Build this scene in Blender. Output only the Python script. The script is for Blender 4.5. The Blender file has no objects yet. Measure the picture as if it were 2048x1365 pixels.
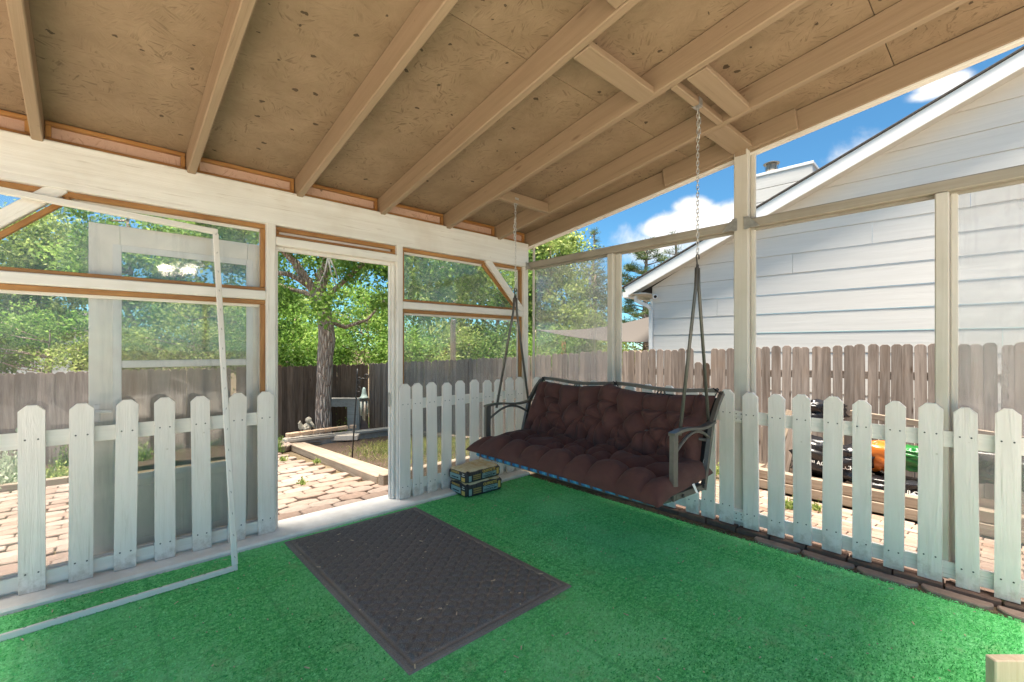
import bpy, math, random
import numpy as np
from mathutils import Vector, Matrix
random.seed(7); RNG = np.random.default_rng(7)
SC = bpy.context.scene; COL = SC.collection
R = math.radians

# ------------------------------------------------------------------ camera
FPX, YAW, HZ, CAMH = 904.0, R(47.5), 696.0, 1.30        # focal length and horizon in photo pixels
cam = bpy.data.objects.new('camera', bpy.data.cameras.new('camera')); COL.objects.link(cam)
cam.location = (0, 0, CAMH); cam.rotation_euler = (R(90), 0, YAW - R(90))
cam.data.sensor_width = 36; cam.data.lens = FPX / 2048 * 36
cam.data.shift_y = (HZ - 682.5) / 2048; cam.data.clip_start = .05; cam.data.clip_end = 2000
SC.camera = cam

# ------------------------------------------------------------------ sky, sun, exposure
SUN_DIR = Vector((-.13, -.04, .985)).normalized()          # towards the sun
SUN_EL = math.asin(SUN_DIR.z); SUN_AZ = math.atan2(SUN_DIR.x, SUN_DIR.y)
SKY_STRENGTH, SUN_STRENGTH, SUN_ANGLE, EXPOSURE = .05, 5.0, R(34), 1.95
W = bpy.data.worlds.new('World'); SC.world = W; W.use_nodes = True
def pxdir(x, y):
    t = (x - 1024) / FPX; c, s = math.cos(YAW), math.sin(YAW)
    return Vector((c + s * t, s - c * t, (HZ - y) / FPX))
def build_sky():
    nt = W.node_tree; nt.nodes.clear(); N = nt.nodes.new; L = nt.links.new
    out = N('ShaderNodeOutputWorld'); bg = N('ShaderNodeBackground'); bg.inputs[1].default_value = SKY_STRENGTH
    sky = N('ShaderNodeTexSky'); sky.sky_type = 'NISHITA'; sky.sun_disc = False
    sky.sun_elevation = SUN_EL; sky.sun_rotation = SUN_AZ; sky.altitude = 1600; sky.air_density = 1.0
    sky.dust_density = .0; sky.ozone_density = 5.0
    tc = N('ShaderNodeTexCoord')
    def math_(op, a, b=None, clamp=False):
        n = N('ShaderNodeMath'); n.operation = op; n.use_clamp = clamp
        for i, v in enumerate((a, b)):
            if v is None: continue
            if isinstance(v, (int, float)): n.inputs[i].default_value = v
            else: L(v, n.inputs[i])
        return n.outputs[0]
    nz = N('ShaderNodeTexNoise'); nz.inputs['Scale'].default_value = 5.5; nz.inputs['Detail'].default_value = 7
    nz.inputs['Roughness'].default_value = .56; nz.inputs['Distortion'].default_value = .25
    L(tc.outputs['Generated'], nz.inputs['Vector'])
    big = N('ShaderNodeTexNoise'); big.inputs['Scale'].default_value = 1.7; big.inputs['Detail'].default_value = 2
    L(tc.outputs['Generated'], big.inputs['Vector'])
    # scattered fair-weather clouds everywhere plus the heaps of cloud that stand over the yard
    field = math_('MULTIPLY', math_('SUBTRACT', big.outputs[0], .57), 1.7)
    acc = field
    for (x, y, rx, ry, k) in ((1400, 445, 62, 28, .60), (1320, 455, 42, 22, .48), (1475, 432, 45, 28, .5), (1388, 412, 34, 18, .46),
                              (1270, 500, 110, 45, .34), (1190, 560, 60, 60, .3), (1893, 168, 24, 12, .46), (1862, 188, 26, 8, .3),
                              (60, 480, 60, 60, .1)):
        c = pxdir(x, y).normalized(); e1 = Vector((c.y, -c.x, 0)).normalized(); e2 = e1.cross(c)
        sub = N('ShaderNodeVectorMath'); sub.operation = 'SUBTRACT'; L(tc.outputs['Generated'], sub.inputs[0]); sub.inputs[1].default_value = c
        d2 = None
        for e, r in ((e1, rx), (e2, ry)):
            dp = N('ShaderNodeVectorMath'); dp.operation = 'DOT_PRODUCT'; L(sub.outputs[0], dp.inputs[0]); dp.inputs[1].default_value = e * (FPX / r / 1.15)
            q = math_('MULTIPLY', dp.outputs['Value'], dp.outputs['Value'])
            d2 = q if d2 is None else math_('ADD', d2, q)
        dp = N('ShaderNodeVectorMath'); dp.operation = 'DOT_PRODUCT'; L(sub.outputs[0], dp.inputs[0]); dp.inputs[1].default_value = c * 4
        d2 = math_('ADD', d2, math_('MULTIPLY', dp.outputs['Value'], dp.outputs['Value']))
        g = math_('MULTIPLY', math_('EXPONENT', math_('MULTIPLY', d2, -1.0)), k)
        acc = math_('MAXIMUM', acc, g)
    dens = math_('ADD', acc, math_('MULTIPLY', math_('SUBTRACT', nz.outputs[0], .5), 1.15))
    mr = N('ShaderNodeMapRange'); mr.interpolation_type = 'SMOOTHSTEP'; L(dens, mr.inputs[0])
    mr.inputs[1].default_value = .16; mr.inputs[2].default_value = .40
    shade = N('ShaderNodeMapRange'); L(dens, shade.inputs[0]); shade.inputs[1].default_value = .2; shade.inputs[2].default_value = .75
    cc = N('ShaderNodeMix'); cc.data_type = 'RGBA'; L(shade.outputs[0], cc.inputs[0])
    cc.inputs['A'].default_value = (5.4, 5.5, 5.6, 1); cc.inputs['B'].default_value = (9.2, 8.9, 8.4, 1)
    tint = N('ShaderNodeMix'); tint.data_type = 'RGBA'; tint.blend_type = 'MULTIPLY'; tint.inputs[0].default_value = 1; L(sky.outputs[0], tint.inputs['A']); tint.inputs['B'].default_value = (.64, 1.05, 1.04, 1)
    mx = N('ShaderNodeMix'); mx.data_type = 'RGBA'; L(mr.outputs[0], mx.inputs[0]); L(tint.outputs['Result'], mx.inputs['A']); L(cc.outputs['Result'], mx.inputs['B'])
    L(mx.outputs['Result'], bg.inputs[0]); L(bg.outputs[0], out.inputs[0])
build_sky()
sun = bpy.data.objects.new('sun', bpy.data.lights.new('sun', 'SUN')); COL.objects.link(sun)
sun.data.energy = SUN_STRENGTH; sun.data.angle = SUN_ANGLE; sun.data.color = (1, .90, .77)
sun.rotation_euler = SUN_DIR.to_track_quat('Z', 'Y').to_euler()
SC.view_settings.view_transform = 'Standard'; SC.view_settings.look = 'None'
SC.view_settings.exposure = EXPOSURE; SC.view_settings.gamma = 1; SC.view_settings.use_curve_mapping = False
SC.render.engine = 'CYCLES'
SC.cycles.max_bounces = 10; SC.cycles.diffuse_bounces = 6; SC.cycles.transparent_max_bounces = 24; SC.cycles.transmission_bounces = 8

# ------------------------------------------------------------------ pixel -> place helpers
CAMP = Vector((0, 0, CAMH))
def onX(x, y, c): v = pxdir(x, y); return CAMP + v * (c / v.x)
def onY(x, y, c): v = pxdir(x, y); return CAMP + v * (c / v.y)
def onZ(x, y, c=0): v = pxdir(x, y); return CAMP + v * ((c - CAMH) / v.z)
def atD(x, y, d): return CAMP + pxdir(x, y) * d
def topx(p):
    q = Vector(p) - CAMP; c, s = math.cos(YAW), math.sin(YAW); z = c * q.x + s * q.y
    if z < .05: return (-9999, -9999, z)
    return (1024 + FPX * (s * q.x - c * q.y) / z, HZ - FPX * q.z / z, z)
def gz(x, y):                                             # the yard falls gently away from the porch
    return max(-.05 - .08 * max(0, y - 3.6) - .1 * max(0, x - 3.5), -.95)
def onG(x, y):
    v = pxdir(x, y); lo, hi = 0, 60
    for _ in range(50):
        m = (lo + hi) / 2; p = CAMP + v * m
        if p.z > gz(p.x, p.y): lo = m
        else: hi = m
    return CAMP + v * lo

# ------------------------------------------------------------------ mesh helpers
class MB:
    def __init__(s): s.v = []; s.f = []
    def add(s, vs, fs, M=None):
        o = len(s.v)
        s.v += [tuple(M @ Vector(p)) if M else tuple(p) for p in vs]; s.f += [tuple(i + o for i in f) for f in fs]; return s
    def box(s, x0, x1, y0, y1, z0, z1, c=.003, M=None):
        c = min(c, (x1 - x0) * .3, (y1 - y0) * .3, (z1 - z0) * .3)
        X = (x0, x1); Y = (y0, y1); Z = (z0, z1); vs = []; idx = {}
        for i in (0, 1):
            for j in (0, 1):
                for k in (0, 1):
                    dx, dy, dz = (c if i == 0 else -c), (c if j == 0 else -c), (c if k == 0 else -c)
                    idx[i, j, k, 0] = len(vs); vs.append((X[i], Y[j] + dy, Z[k] + dz))
                    idx[i, j, k, 1] = len(vs); vs.append((X[i] + dx, Y[j], Z[k] + dz))
                    idx[i, j, k, 2] = len(vs); vs.append((X[i] + dx, Y[j] + dy, Z[k]))
        fs = []
        for a in range(3):
            for e in (0, 1):
                q = []
                for (b, d) in ((0, 0), (1, 0), (1, 1), (0, 1)):
                    t = [0, 0, 0]; t[a] = e; t[(a + 1) % 3] = b; t[(a + 2) % 3] = d; q.append(idx[tuple(t) + (a,)])
                fs.append(q if e else q[::-1])
        for a in range(3):                                 # bevel strips
            b, d = (a + 1) % 3, (a + 2) % 3
            for e in (0, 1):
                for g in (0, 1):
                    t0 = [0, 0, 0]; t0[b] = e; t0[d] = g; t1 = list(t0); t1[a] = 1
                    q = [idx[tuple(t0) + (b,)], idx[tuple(t1) + (b,)], idx[tuple(t1) + (d,)], idx[tuple(t0) + (d,)]]
                    fs.append(q if (e == g) else q[::-1])
        for i in (0, 1):
            for j in (0, 1):
                for k in (0, 1):
                    t = [idx[i, j, k, m] for m in range(3)]; fs.append(t if (i + j + k) % 2 else t[::-1])
        return s.add(vs, fs, M)
    def prism(s, poly, z0, z1, M=None, c=0):
        """poly: 2-D outline (counter-clockwise) extruded along z, upper rim eased by c"""
        n = len(poly)
        if c:
            cx = sum(p[0] for p in poly) / n; cy = sum(p[1] for p in poly) / n
            ins = []
            for p in poly:
                d = math.hypot(p[0] - cx, p[1] - cy) or 1; ins.append((p[0] - (p[0] - cx) / d * c, p[1] - (p[1] - cy) / d * c))
            vs = [(x, y, z0) for x, y in poly] + [(x, y, z1 - c) for x, y in poly] + [(x, y, z1) for x, y in ins]
            fs = [tuple(range(n))[::-1], tuple(range(2 * n, 3 * n))]
            for k in (0, n):
                fs += [(k + i, k + (i + 1) % n, k + n + (i + 1) % n, k + n + i) for i in range(n)]
        else:
            vs = [(x, y, z0) for x, y in poly] + [(x, y, z1) for x, y in poly]
            fs = [tuple(range(n))[::-1], tuple(range(n, 2 * n))] + [(i, (i + 1) % n, n + (i + 1) % n, n + i) for i in range(n)]
        return s.add(vs, fs, M)
    def tube(s, path, rad, n=8, closed=False, flat=None):
        P = [Vector(p) for p in path]; m = len(P); rings = []
        prev = None
        for i, p in enumerate(P):
            if closed: t = (P[(i + 1) % m] - P[i - 1])
            else: t = P[min(i + 1, m - 1)] - P[max(i - 1, 0)]
            t.normalize()
            if prev is None: u = t.orthogonal().normalized()
            else: u = (prev - t * prev.dot(t)); u = u.normalized() if u.length > 1e-6 else t.orthogonal().normalized()
            prev = u; w = t.cross(u); r = rad[i] if isinstance(rad, (list, tuple)) else rad
            rings.append([p + u * (math.cos(2 * math.pi * k / n) * r) + w * (math.sin(2 * math.pi * k / n) * r) for k in range(n)])
        vs = [q for r_ in rings for q in r_]; fs = []
        for i in range(m if closed else m - 1):
            a, b = i * n, ((i + 1) % m) * n
            fs += [(a + k, a + (k + 1) % n, b + (k + 1) % n, b + k) for k in range(n)]
        if not closed: fs += [tuple(range(n))[::-1], tuple(range((m - 1) * n, m * n))]
        return s.add(vs, fs)
    def bar(s, path, w, h, up=(0, 0, 1), c=.0):
        """rectangular bar swept along a path; w across, h along up"""
        P = [Vector(p) for p in path]; m = len(P); up = Vector(up); vs = []; fs = []
        for i, p in enumerate(P):
            t = (P[min(i + 1, m - 1)] - P[max(i - 1, 0)]).normalized()
            side = t.cross(up).normalized(); u = side.cross(t).normalized()
            vs += [p - side * w / 2 - u * h / 2, p + side * w / 2 - u * h / 2, p + side * w / 2 + u * h / 2, p - side * w / 2 + u * h / 2]
        for i in range(m - 1):
            a, b = 4 * i, 4 * i + 4
            fs += [(a + k, a + (k + 1) % 4, b + (k + 1) % 4, b + k) for k in range(4)]
        fs += [(3, 2, 1, 0), tuple(range(4 * m - 4, 4 * m))]
        return s.add(vs, fs)
    def lathe(s, prof, n=16, M=None):
        vs = []; fs = []
        for r, z in prof: vs += [(r * math.cos(2 * math.pi * k / n), r * math.sin(2 * math.pi * k / n), z) for k in range(n)]
        for i in range(len(prof) - 1):
            fs += [(i * n + k, i * n + (k + 1) % n, (i + 1) * n + (k + 1) % n, (i + 1) * n + k) for k in range(n)]
        fs += [tuple(range(n))[::-1], tuple(range((len(prof) - 1) * n, len(prof) * n))]
        return s.add(vs, fs, M)
    def ball(s, c, r, n=12, sy=1, sz=1):
        m = n // 2 + 1
        prof = [(max(r * math.sin(math.pi * i / m), 1e-4), -r * math.cos(math.pi * i / m)) for i in range(m + 1)]
        return s.lathe([(a, b * sz) for a, b in prof], n, Matrix.Translation(c) @ Matrix.Diagonal((1, sy, 1, 1)))
    def grid(s, P):
        """P[i][j] points"""
        ni, nj = len(P), len(P[0]); o = len(s.v)
        s.v += [tuple(p) for row in P for p in row]
        s.f += [(o + i * nj + j, o + (i + 1) * nj + j, o + (i + 1) * nj + j + 1, o + i * nj + j + 1) for i in range(ni - 1) for j in range(nj - 1)]
        return s
    def mesh(s, name, smooth=False):
        me = bpy.data.meshes.new(name); me.from_pydata(s.v, [], s.f); me.update()
        if smooth: me.polygons.foreach_set('use_smooth', [True] * len(me.polygons))
        return me
WM = {}
def obj(name, data, mat=None, parent=None, M=None, smooth=False):
    """link one mesh object; M is its place in the world"""
    if isinstance(data, MB): data = data.mesh(name, smooth)
    o = bpy.data.objects.new(name, data); COL.objects.link(o)
    if mat is not None and data is not None and len(data.materials) == 0: data.materials.append(mat)
    M = M or Matrix.Identity(4); WM[o] = M
    if parent is not None: o.parent = parent; o.matrix_basis = WM[parent].inverted() @ M
    else: o.matrix_basis = M
    return o
def tag(o, label=None, cat=None, group=None, kind=None):
    for k, v in (('label', label), ('category', cat), ('group', group), ('kind', kind)):
        if v: o[k] = v
    return o
def thing(name, loc, label, cat, group=None):
    return tag(obj(name, None, M=Matrix.Translation(loc)), label, cat, group)
def frame_from(p0, p1, up):
    x = (p1 - p0).normalized(); y = Vector(up).cross(x).normalized(); z = x.cross(y)
    m = Matrix((x, y, z)).transposed().to_4x4(); m.translation = p0; return m
BEAMS = {}
def beam(name, parent, mat, p0, p1, w, h, up=(0, 0, 1), c=.004):
    """a board with its grain along its length: w across, h along up, centred on the line p0-p1"""
    p0, p1 = Vector(p0), Vector(p1); L = (p1 - p0).length
    key = (round(L, 3), round(w, 4), round(h, 4), mat.name, c)
    if key not in BEAMS: BEAMS[key] = MB().box(0, L, -w / 2, w / 2, -h / 2, h / 2, c).mesh(name)
    return obj(name, BEAMS[key], mat, parent, frame_from(p0, p1, up))

# ------------------------------------------------------------------ materials
MATS = {}
class NT:
    def __init__(s, name, rough=.6, spec=.3):
        m = bpy.data.materials.new(name); m.use_nodes = True; s.m = m; s.t = m.node_tree
        s.b = s.t.nodes['Principled BSDF']; s.out = s.t.nodes['Material Output']
        s.b.inputs['Roughness'].default_value = rough; s.b.inputs['Specular IOR Level'].default_value = spec; MATS[name] = m
    def n(s, typ, **kw):
        n = s.t.nodes.new(typ)
        for k, v in kw.items():
            if hasattr(n, k) and k not in n.inputs: setattr(n, k, v)
            else: s.set(n.inputs[k], v)
        return n
    def set(s, inp, v):
        if isinstance(v, bpy.types.NodeSocket): s.t.links.new(v, inp)
        else: inp.default_value = v
    def link(s, a, b): s.t.links.new(a, b)
    def coord(s, scale=(1, 1, 1), per_object=True, kind='Object'):
        tc = s.n('ShaderNodeTexCoord'); mp = s.n('ShaderNodeMapping'); mp.inputs['Scale'].default_value = scale
        s.link(tc.outputs[kind], mp.inputs['Vector'])
        if per_object:
            oi = s.n('ShaderNodeObjectInfo'); ml = s.n('ShaderNodeMath', operation='MULTIPLY'); s.link(oi.outputs['Random'], ml.inputs[0]); ml.inputs[1].default_value = 57.
            s.link(ml.outputs[0], mp.inputs['Location'])
        return mp.outputs[0]
    def noise(s, vec, scale, detail=4, rough=.55, dist=0):
        n = s.n('ShaderNodeTexNoise'); s.link(vec, n.inputs['Vector'])
        n.inputs['Scale'].default_value = scale; n.inputs['Detail'].default_value = detail; n.inputs['Roughness'].default_value = rough; n.inputs['Distortion'].default_value = dist
        return n.outputs['Fac']
    def ramp(s, fac, stops):
        r = s.n('ShaderNodeValToRGB'); e = r.color_ramp.elements
        for i, (p, c) in enumerate(stops):
            if i > 1: e.new(p)
            e[i].position = p; e[i].color = tuple(c) + (1,) if len(c) == 3 else c
        s.link(fac, r.inputs[0]); return r.outputs[0]
    def mix(s, fac, a, b, mode='MIX'):
        m = s.n('ShaderNodeMix'); m.data_type = 'RGBA'; m.blend_type = mode
        for i, v in (('Factor', fac), ('A', a), ('B', b)):
            k = m.inputs[0] if i == 'Factor' else m.inputs[i]
            if isinstance(v, tuple) and len(v) == 3: v = v + (1,)
            s.set(k, v)
        return m.outputs['Result']
    def math(s, op, a, b=0., clamp=False):
        m = s.n('ShaderNodeMath', operation=op, use_clamp=clamp); s.set(m.inputs[0], a); s.set(m.inputs[1], b); return m.outputs[0]
    def bump(s, h, strength=.3, dist=.005, prev=None):
        b = s.n('ShaderNodeBump'); b.inputs['Strength'].default_value = strength; b.inputs['Distance'].default_value = dist
        s.link(h, b.inputs['Height'])
        if prev: s.link(prev, b.inputs['Normal'])
        s.link(b.outputs[0], s.b.inputs['Normal']); return b.outputs[0]
    def color(s, c): s.set(s.b.inputs['Base Color'], c if isinstance(c, bpy.types.NodeSocket) else tuple(c) + (1,)); return s.m
def hsv(t, col, val): 
    n = t.n('ShaderNodeHueSaturation'); t.link(col, n.inputs['Color']); t.set(n.inputs['Value'], val); return n.outputs[0]
def wood(name, c0, c1, rough=.65, grain=(1.2, 34, 34), bump=.35, dirt=None, knots=None, vary=.0, spec=.25, cracks=None):
    t = NT(name, rough, spec); v = t.coord(grain)
    g = t.noise(v, 1.0, 6, .62, .6); col = t.ramp(g, [(.3, c0), (.72, c1)])
    v2 = t.coord((1, 1, 1)); blot = t.noise(v2, 2.6, 3, .6)
    if dirt: col = t.mix(t.math('MULTIPLY', t.ramp(blot, [(.5, (0, 0, 0)), (.78, (1, 1, 1))]), .55), col, dirt)
    if knots:
        vo = t.n('ShaderNodeTexVoronoi'); t.link(t.coord((2.2, 9, 9)), vo.inputs['Vector']); vo.inputs['Scale'].default_value = 1.0
        k = t.ramp(vo.outputs['Distance'], [(.03, (1, 1, 1)), (.12, (0, 0, 0))]); col = t.mix(k, col, knots)
    if vary:
        oi = t.n('ShaderNodeObjectInfo'); mr = t.n('ShaderNodeMapRange'); t.link(oi.outputs['Random'], mr.inputs[0])
        mr.inputs[3].default_value = 1 - vary; mr.inputs[4].default_value = 1 + vary; col = hsv(t, col, mr.outputs[0])
    fine = t.noise(t.coord((3, 120, 120)), 1., 3, .6)
    if name == 'white_painted_picket':
        sx = t.n('ShaderNodeSeparateXYZ'); t.link(t.coord((1, 1, 1), False), sx.inputs[0])
        mud = t.math('SUBTRACT', t.noise(t.coord((1, 1, 1)), 16, 5, .7), t.math('MULTIPLY', sx.outputs[0], 2.4))
        col = t.mix(t.math('MULTIPLY', t.ramp(mud, [(.30, (0, 0, 0)), (.55, (1, 1, 1))]), .55), col, (.42, .33, .24))
        chip = t.ramp(t.noise(t.coord((4, 9, 9)), 2.2, 6, .75), [(.68, (0, 0, 0)), (.74, (1, 1, 1))]); col = t.mix(t.math('MULTIPLY', chip, .5), col, (.55, .47, .37))
    if cracks:
        cr = t.noise(t.coord((2.2, 70, 70)), 1., 4, .65, .5); ar = t.ramp(t.noise(v2, 1.7, 3, .6), [(.42, (0, 0, 0)), (.62, (1, 1, 1))])
        sp = t.n('ShaderNodeTexVoronoi'); t.link(v2, sp.inputs['Vector']); sp.inputs['Scale'].default_value = 7.5
        dots = t.ramp(sp.outputs['Distance'], [(.03, (1, 1, 1)), (.05, (0, 0, 0))])
        m = t.math('MAXIMUM', t.math('MULTIPLY', t.ramp(cr, [(.60, (0, 0, 0)), (.70, (1, 1, 1))]), ar), t.math('MULTIPLY', dots, .9))
        col = t.mix(t.math('MULTIPLY', m, .6), col, cracks)
    b1 = t.bump(g, bump, .006); t.bump(fine, bump * .6, .002, b1)
    return t.color(col)
def plain(name, c, rough=.6, spec=.3, var=.12, scale=20, bump=0, metal=0, dirt=None):
    t = NT(name, rough, spec); v = t.coord((1, 1, 1)); n = t.noise(v, scale, 5, .6)
    col = t.ramp(n, [(.3, tuple(x * (1 - var) for x in c)), (.7, tuple(min(1, x * (1 + var)) for x in c))])
    if dirt: col = t.mix(t.ramp(t.noise(v, scale * .22, 4, .65), [(.45, (0, 0, 0)), (.75, (.7, .7, .7))]), col, dirt)
    if bump: t.bump(n, bump, .006)
    t.b.inputs['Metallic'].default_value = metal
    return t.color(col)

WHITE = wood('white_painted_wood', (.76, .715, .655), (.86, .825, .77), .5, grain=(1.0, 30, 30), bump=.6, dirt=(.62, .54, .45), spec=.35, cracks=(.33, .25, .17))
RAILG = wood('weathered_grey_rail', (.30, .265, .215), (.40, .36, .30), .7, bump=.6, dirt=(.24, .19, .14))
POST_SHADED = wood('shaded_white_post', (.58, .535, .465), (.67, .625, .555), .6, bump=.5, dirt=(.50, .43, .33))  # white side-wall posts, with the shade on their inner faces mixed into the colour
WHITE2 = wood('white_painted_picket', (.86, .785, .72), (.93, .865, .81), .55, grain=(2.2, 22, 22), bump=.9, dirt=(.76, .70, .62), vary=.05, cracks=(.55, .48, .39), spec=.3)
TAN = wood('tan_painted_rafter', (.285, .20, .125), (.35, .25, .165), .55, bump=.3, knots=(.20, .13, .08), spec=.3, cracks=(.16, .10, .06))
TRIM = wood('stained_trim', (.25, .105, .03), (.52, .265, .085), .45, grain=(2.5, 22, 22), bump=.3, dirt=(.18, .075, .025), spec=.4)
TIMBER = wood('weathered_timber', (.20, .155, .115), (.34, .28, .215), .8, bump=.8, dirt=(.17, .12, .085), vary=.1)
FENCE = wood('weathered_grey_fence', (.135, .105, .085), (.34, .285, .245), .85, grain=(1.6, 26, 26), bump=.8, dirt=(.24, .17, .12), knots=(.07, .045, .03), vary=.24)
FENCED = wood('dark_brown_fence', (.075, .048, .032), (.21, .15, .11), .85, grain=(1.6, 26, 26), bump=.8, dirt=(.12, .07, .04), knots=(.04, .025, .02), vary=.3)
POSTO = wood('new_orange_post', (.42, .20, .06), (.56, .30, .10), .6, bump=.3)
PINEW = wood('raw_cut_pine', (.60, .44, .28), (.74, .59, .42), .7, grain=(4, 46, 46), bump=.4, dirt=(.62, .5, .4))

def osb(name, c0, c1, dark, flake):
    t = NT(name, .62, .28); v = t.coord((1, 1, 1))
    if flake == 2:
        sx = t.n('ShaderNodeSeparateXYZ'); t.link(v, sx.inputs[0]); cx = t.n('ShaderNodeCombineXYZ'); t.link(sx.outputs[0], cx.inputs[0]); t.link(sx.outputs[2], cx.inputs[1]); v = cx.outputs[0]
    vo = t.n('ShaderNodeTexVoronoi'); vo.inputs['Scale'].default_value = 15; t.link(v, vo.inputs['Vector']); vo.inputs['Randomness'].default_value = 1
    sp = t.n('ShaderNodeSeparateColor'); t.link(vo.outputs['Color'], sp.inputs[0])
    ang = t.math('MULTIPLY', sp.outputs[0], 6.28)
    rot = t.n('ShaderNodeVectorRotate', rotation_type='Z_AXIS'); t.link(v, rot.inputs['Vector']); t.link(ang, rot.inputs['Angle'])
    mp = t.n('ShaderNodeMapping'); mp.inputs['Scale'].default_value = (13, 75, 9); t.link(rot.outputs[0], mp.inputs[0])
    st = t.noise(mp.outputs[0], 1, 3, .6, .3)
    base = t.ramp(t.noise(v, 4.5, 6, .7), [(.32, c0), (.68, c1)])
    area = t.ramp(t.noise(v, 3.3, 3, .6), [(.42, (.12, .12, .12)), (.66, (1, 1, 1))])
    lines = t.math('MULTIPLY', t.ramp(st, [(.55, (0, 0, 0)), (.66, (1, 1, 1))]), area)
    col = t.mix(t.math('MULTIPLY', lines, .75), base, dark)
    kn = t.n('ShaderNodeTexVoronoi'); kn.inputs['Scale'].default_value = 13; mk = t.n('ShaderNodeMapping'); mk.inputs['Scale'].default_value = (1, .75, 1); t.link(v, mk.inputs[0])
    dv = t.n('ShaderNodeVectorMath', operation='ADD'); nz = t.n('ShaderNodeTexNoise'); nz.inputs['Scale'].default_value = 30; t.link(v, nz.inputs['Vector'])
    sc = t.n('ShaderNodeVectorMath', operation='SCALE'); t.link(nz.outputs['Color'], sc.inputs[0]); sc.inputs['Scale'].default_value = .03
    t.link(mk.outputs[0], dv.inputs[0]); t.link(sc.outputs[0], dv.inputs[1]); t.link(dv.outputs[0], kn.inputs['Vector'])
    ks = t.n('ShaderNodeSeparateColor'); t.link(kn.outputs['Color'], ks.inputs[0])
    rad = t.math('MULTIPLY', t.ramp(ks.outputs[1], [(.25, (0, 0, 0)), (1., (1, 1, 1))]), .17)
    spot = t.math('LESS_THAN', kn.outputs['Distance'], rad)
    col = t.mix(t.math('MULTIPLY', spot, .8), col, tuple(x * .38 for x in dark))
    b1 = t.bump(st, .4, .006); t.bump(t.math('SUBTRACT', 1., spot), .3, .003, b1)
    return t.color(col)
OSB = osb('tan_painted_strand_board', (.25, .172, .105), (.335, .235, .15), (.09, .055, .03), 1)
OSBP = osb('pinkish_strand_board', (.54, .35, .26), (.62, .42, .32), (.33, .19, .12), 2)

def film_mat(nm='clear_plastic_film', lo=.03, hi=.15):
    t = NT(nm); v = t.coord((1, 1, 1), True)
    nz = t.ramp(t.noise(v, 2.2, 4, .6, .8), [(.3, (lo,) * 3), (.75, (hi,) * 3)])
    sm = t.ramp(t.noise(t.coord((9, 9, .7)), 1., 5, .7), [(.52, (0, 0, 0)), (.8, (.14,) * 3)])
    fac = t.math('ADD', nz, sm)
    tr = t.n('ShaderNodeBsdfTransparent'); df = t.n('ShaderNodeBsdfDiffuse'); tl = t.n('ShaderNodeBsdfTranslucent')
    df.inputs[0].default_value = (.8, .8, .78, 1); tl.inputs[0].default_value = (.8, .8, .78, 1)
    m1 = t.n('ShaderNodeMixShader'); m1.inputs[0].default_value = .6; t.link(df.outputs[0], m1.inputs[1]); t.link(tl.outputs[0], m1.inputs[2])
    m2 = t.n('ShaderNodeMixShader'); t.link(fac, m2.inputs[0]); t.link(tr.outputs[0], m2.inputs[1]); t.link(m1.outputs[0], m2.inputs[2])
    gl = t.n('ShaderNodeBsdfGlossy'); gl.inputs['Roughness'].default_value = .06
    m3 = t.n('ShaderNodeMixShader'); fr = t.n('ShaderNodeFresnel'); fr.inputs[0].default_value = 1.35
    wav = t.noise(v, 3.0, 3, .5, .4); bp = t.n('ShaderNodeBump'); bp.inputs['Strength'].default_value = .25; bp.inputs['Distance'].default_value = .02; t.link(wav, bp.inputs['Height'])
    t.link(bp.outputs[0], gl.inputs['Normal'])
    t.link(fr.outputs[0], m3.inputs[0]); t.link(m2.outputs[0], m3.inputs[1]); t.link(gl.outputs[0], m3.inputs[2]); t.link(m3.outputs[0], t.out.inputs[0])
    return t.m
FILM = film_mat(); FILMH = film_mat('cloudy_plastic_film', .12, .32)
def glass_mat():
    t = NT('door_glass'); tr = t.n('ShaderNodeBsdfTransparent'); tr.inputs[0].default_value = (.86, .87, .84, 1)
    gl = t.n('ShaderNodeBsdfGlossy'); gl.inputs['Roughness'].default_value = .02; fr = t.n('ShaderNodeFresnel'); fr.inputs[0].default_value = 1.5
    df = t.n('ShaderNodeBsdfDiffuse'); df.inputs[0].default_value = (.5, .5, .48, 1); m0 = t.n('ShaderNodeMixShader'); m0.inputs[0].default_value = .06
    t.link(tr.outputs[0], m0.inputs[1]); t.link(df.outputs[0], m0.inputs[2])
    m = t.n('ShaderNodeMixShader'); t.link(fr.outputs[0], m.inputs[0]); t.link(m0.outputs[0], m.inputs[1]); t.link(gl.outputs[0], m.inputs[2]); t.link(m.outputs[0], t.out.inputs[0]); return t.m
GLASS = glass_mat()

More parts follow.
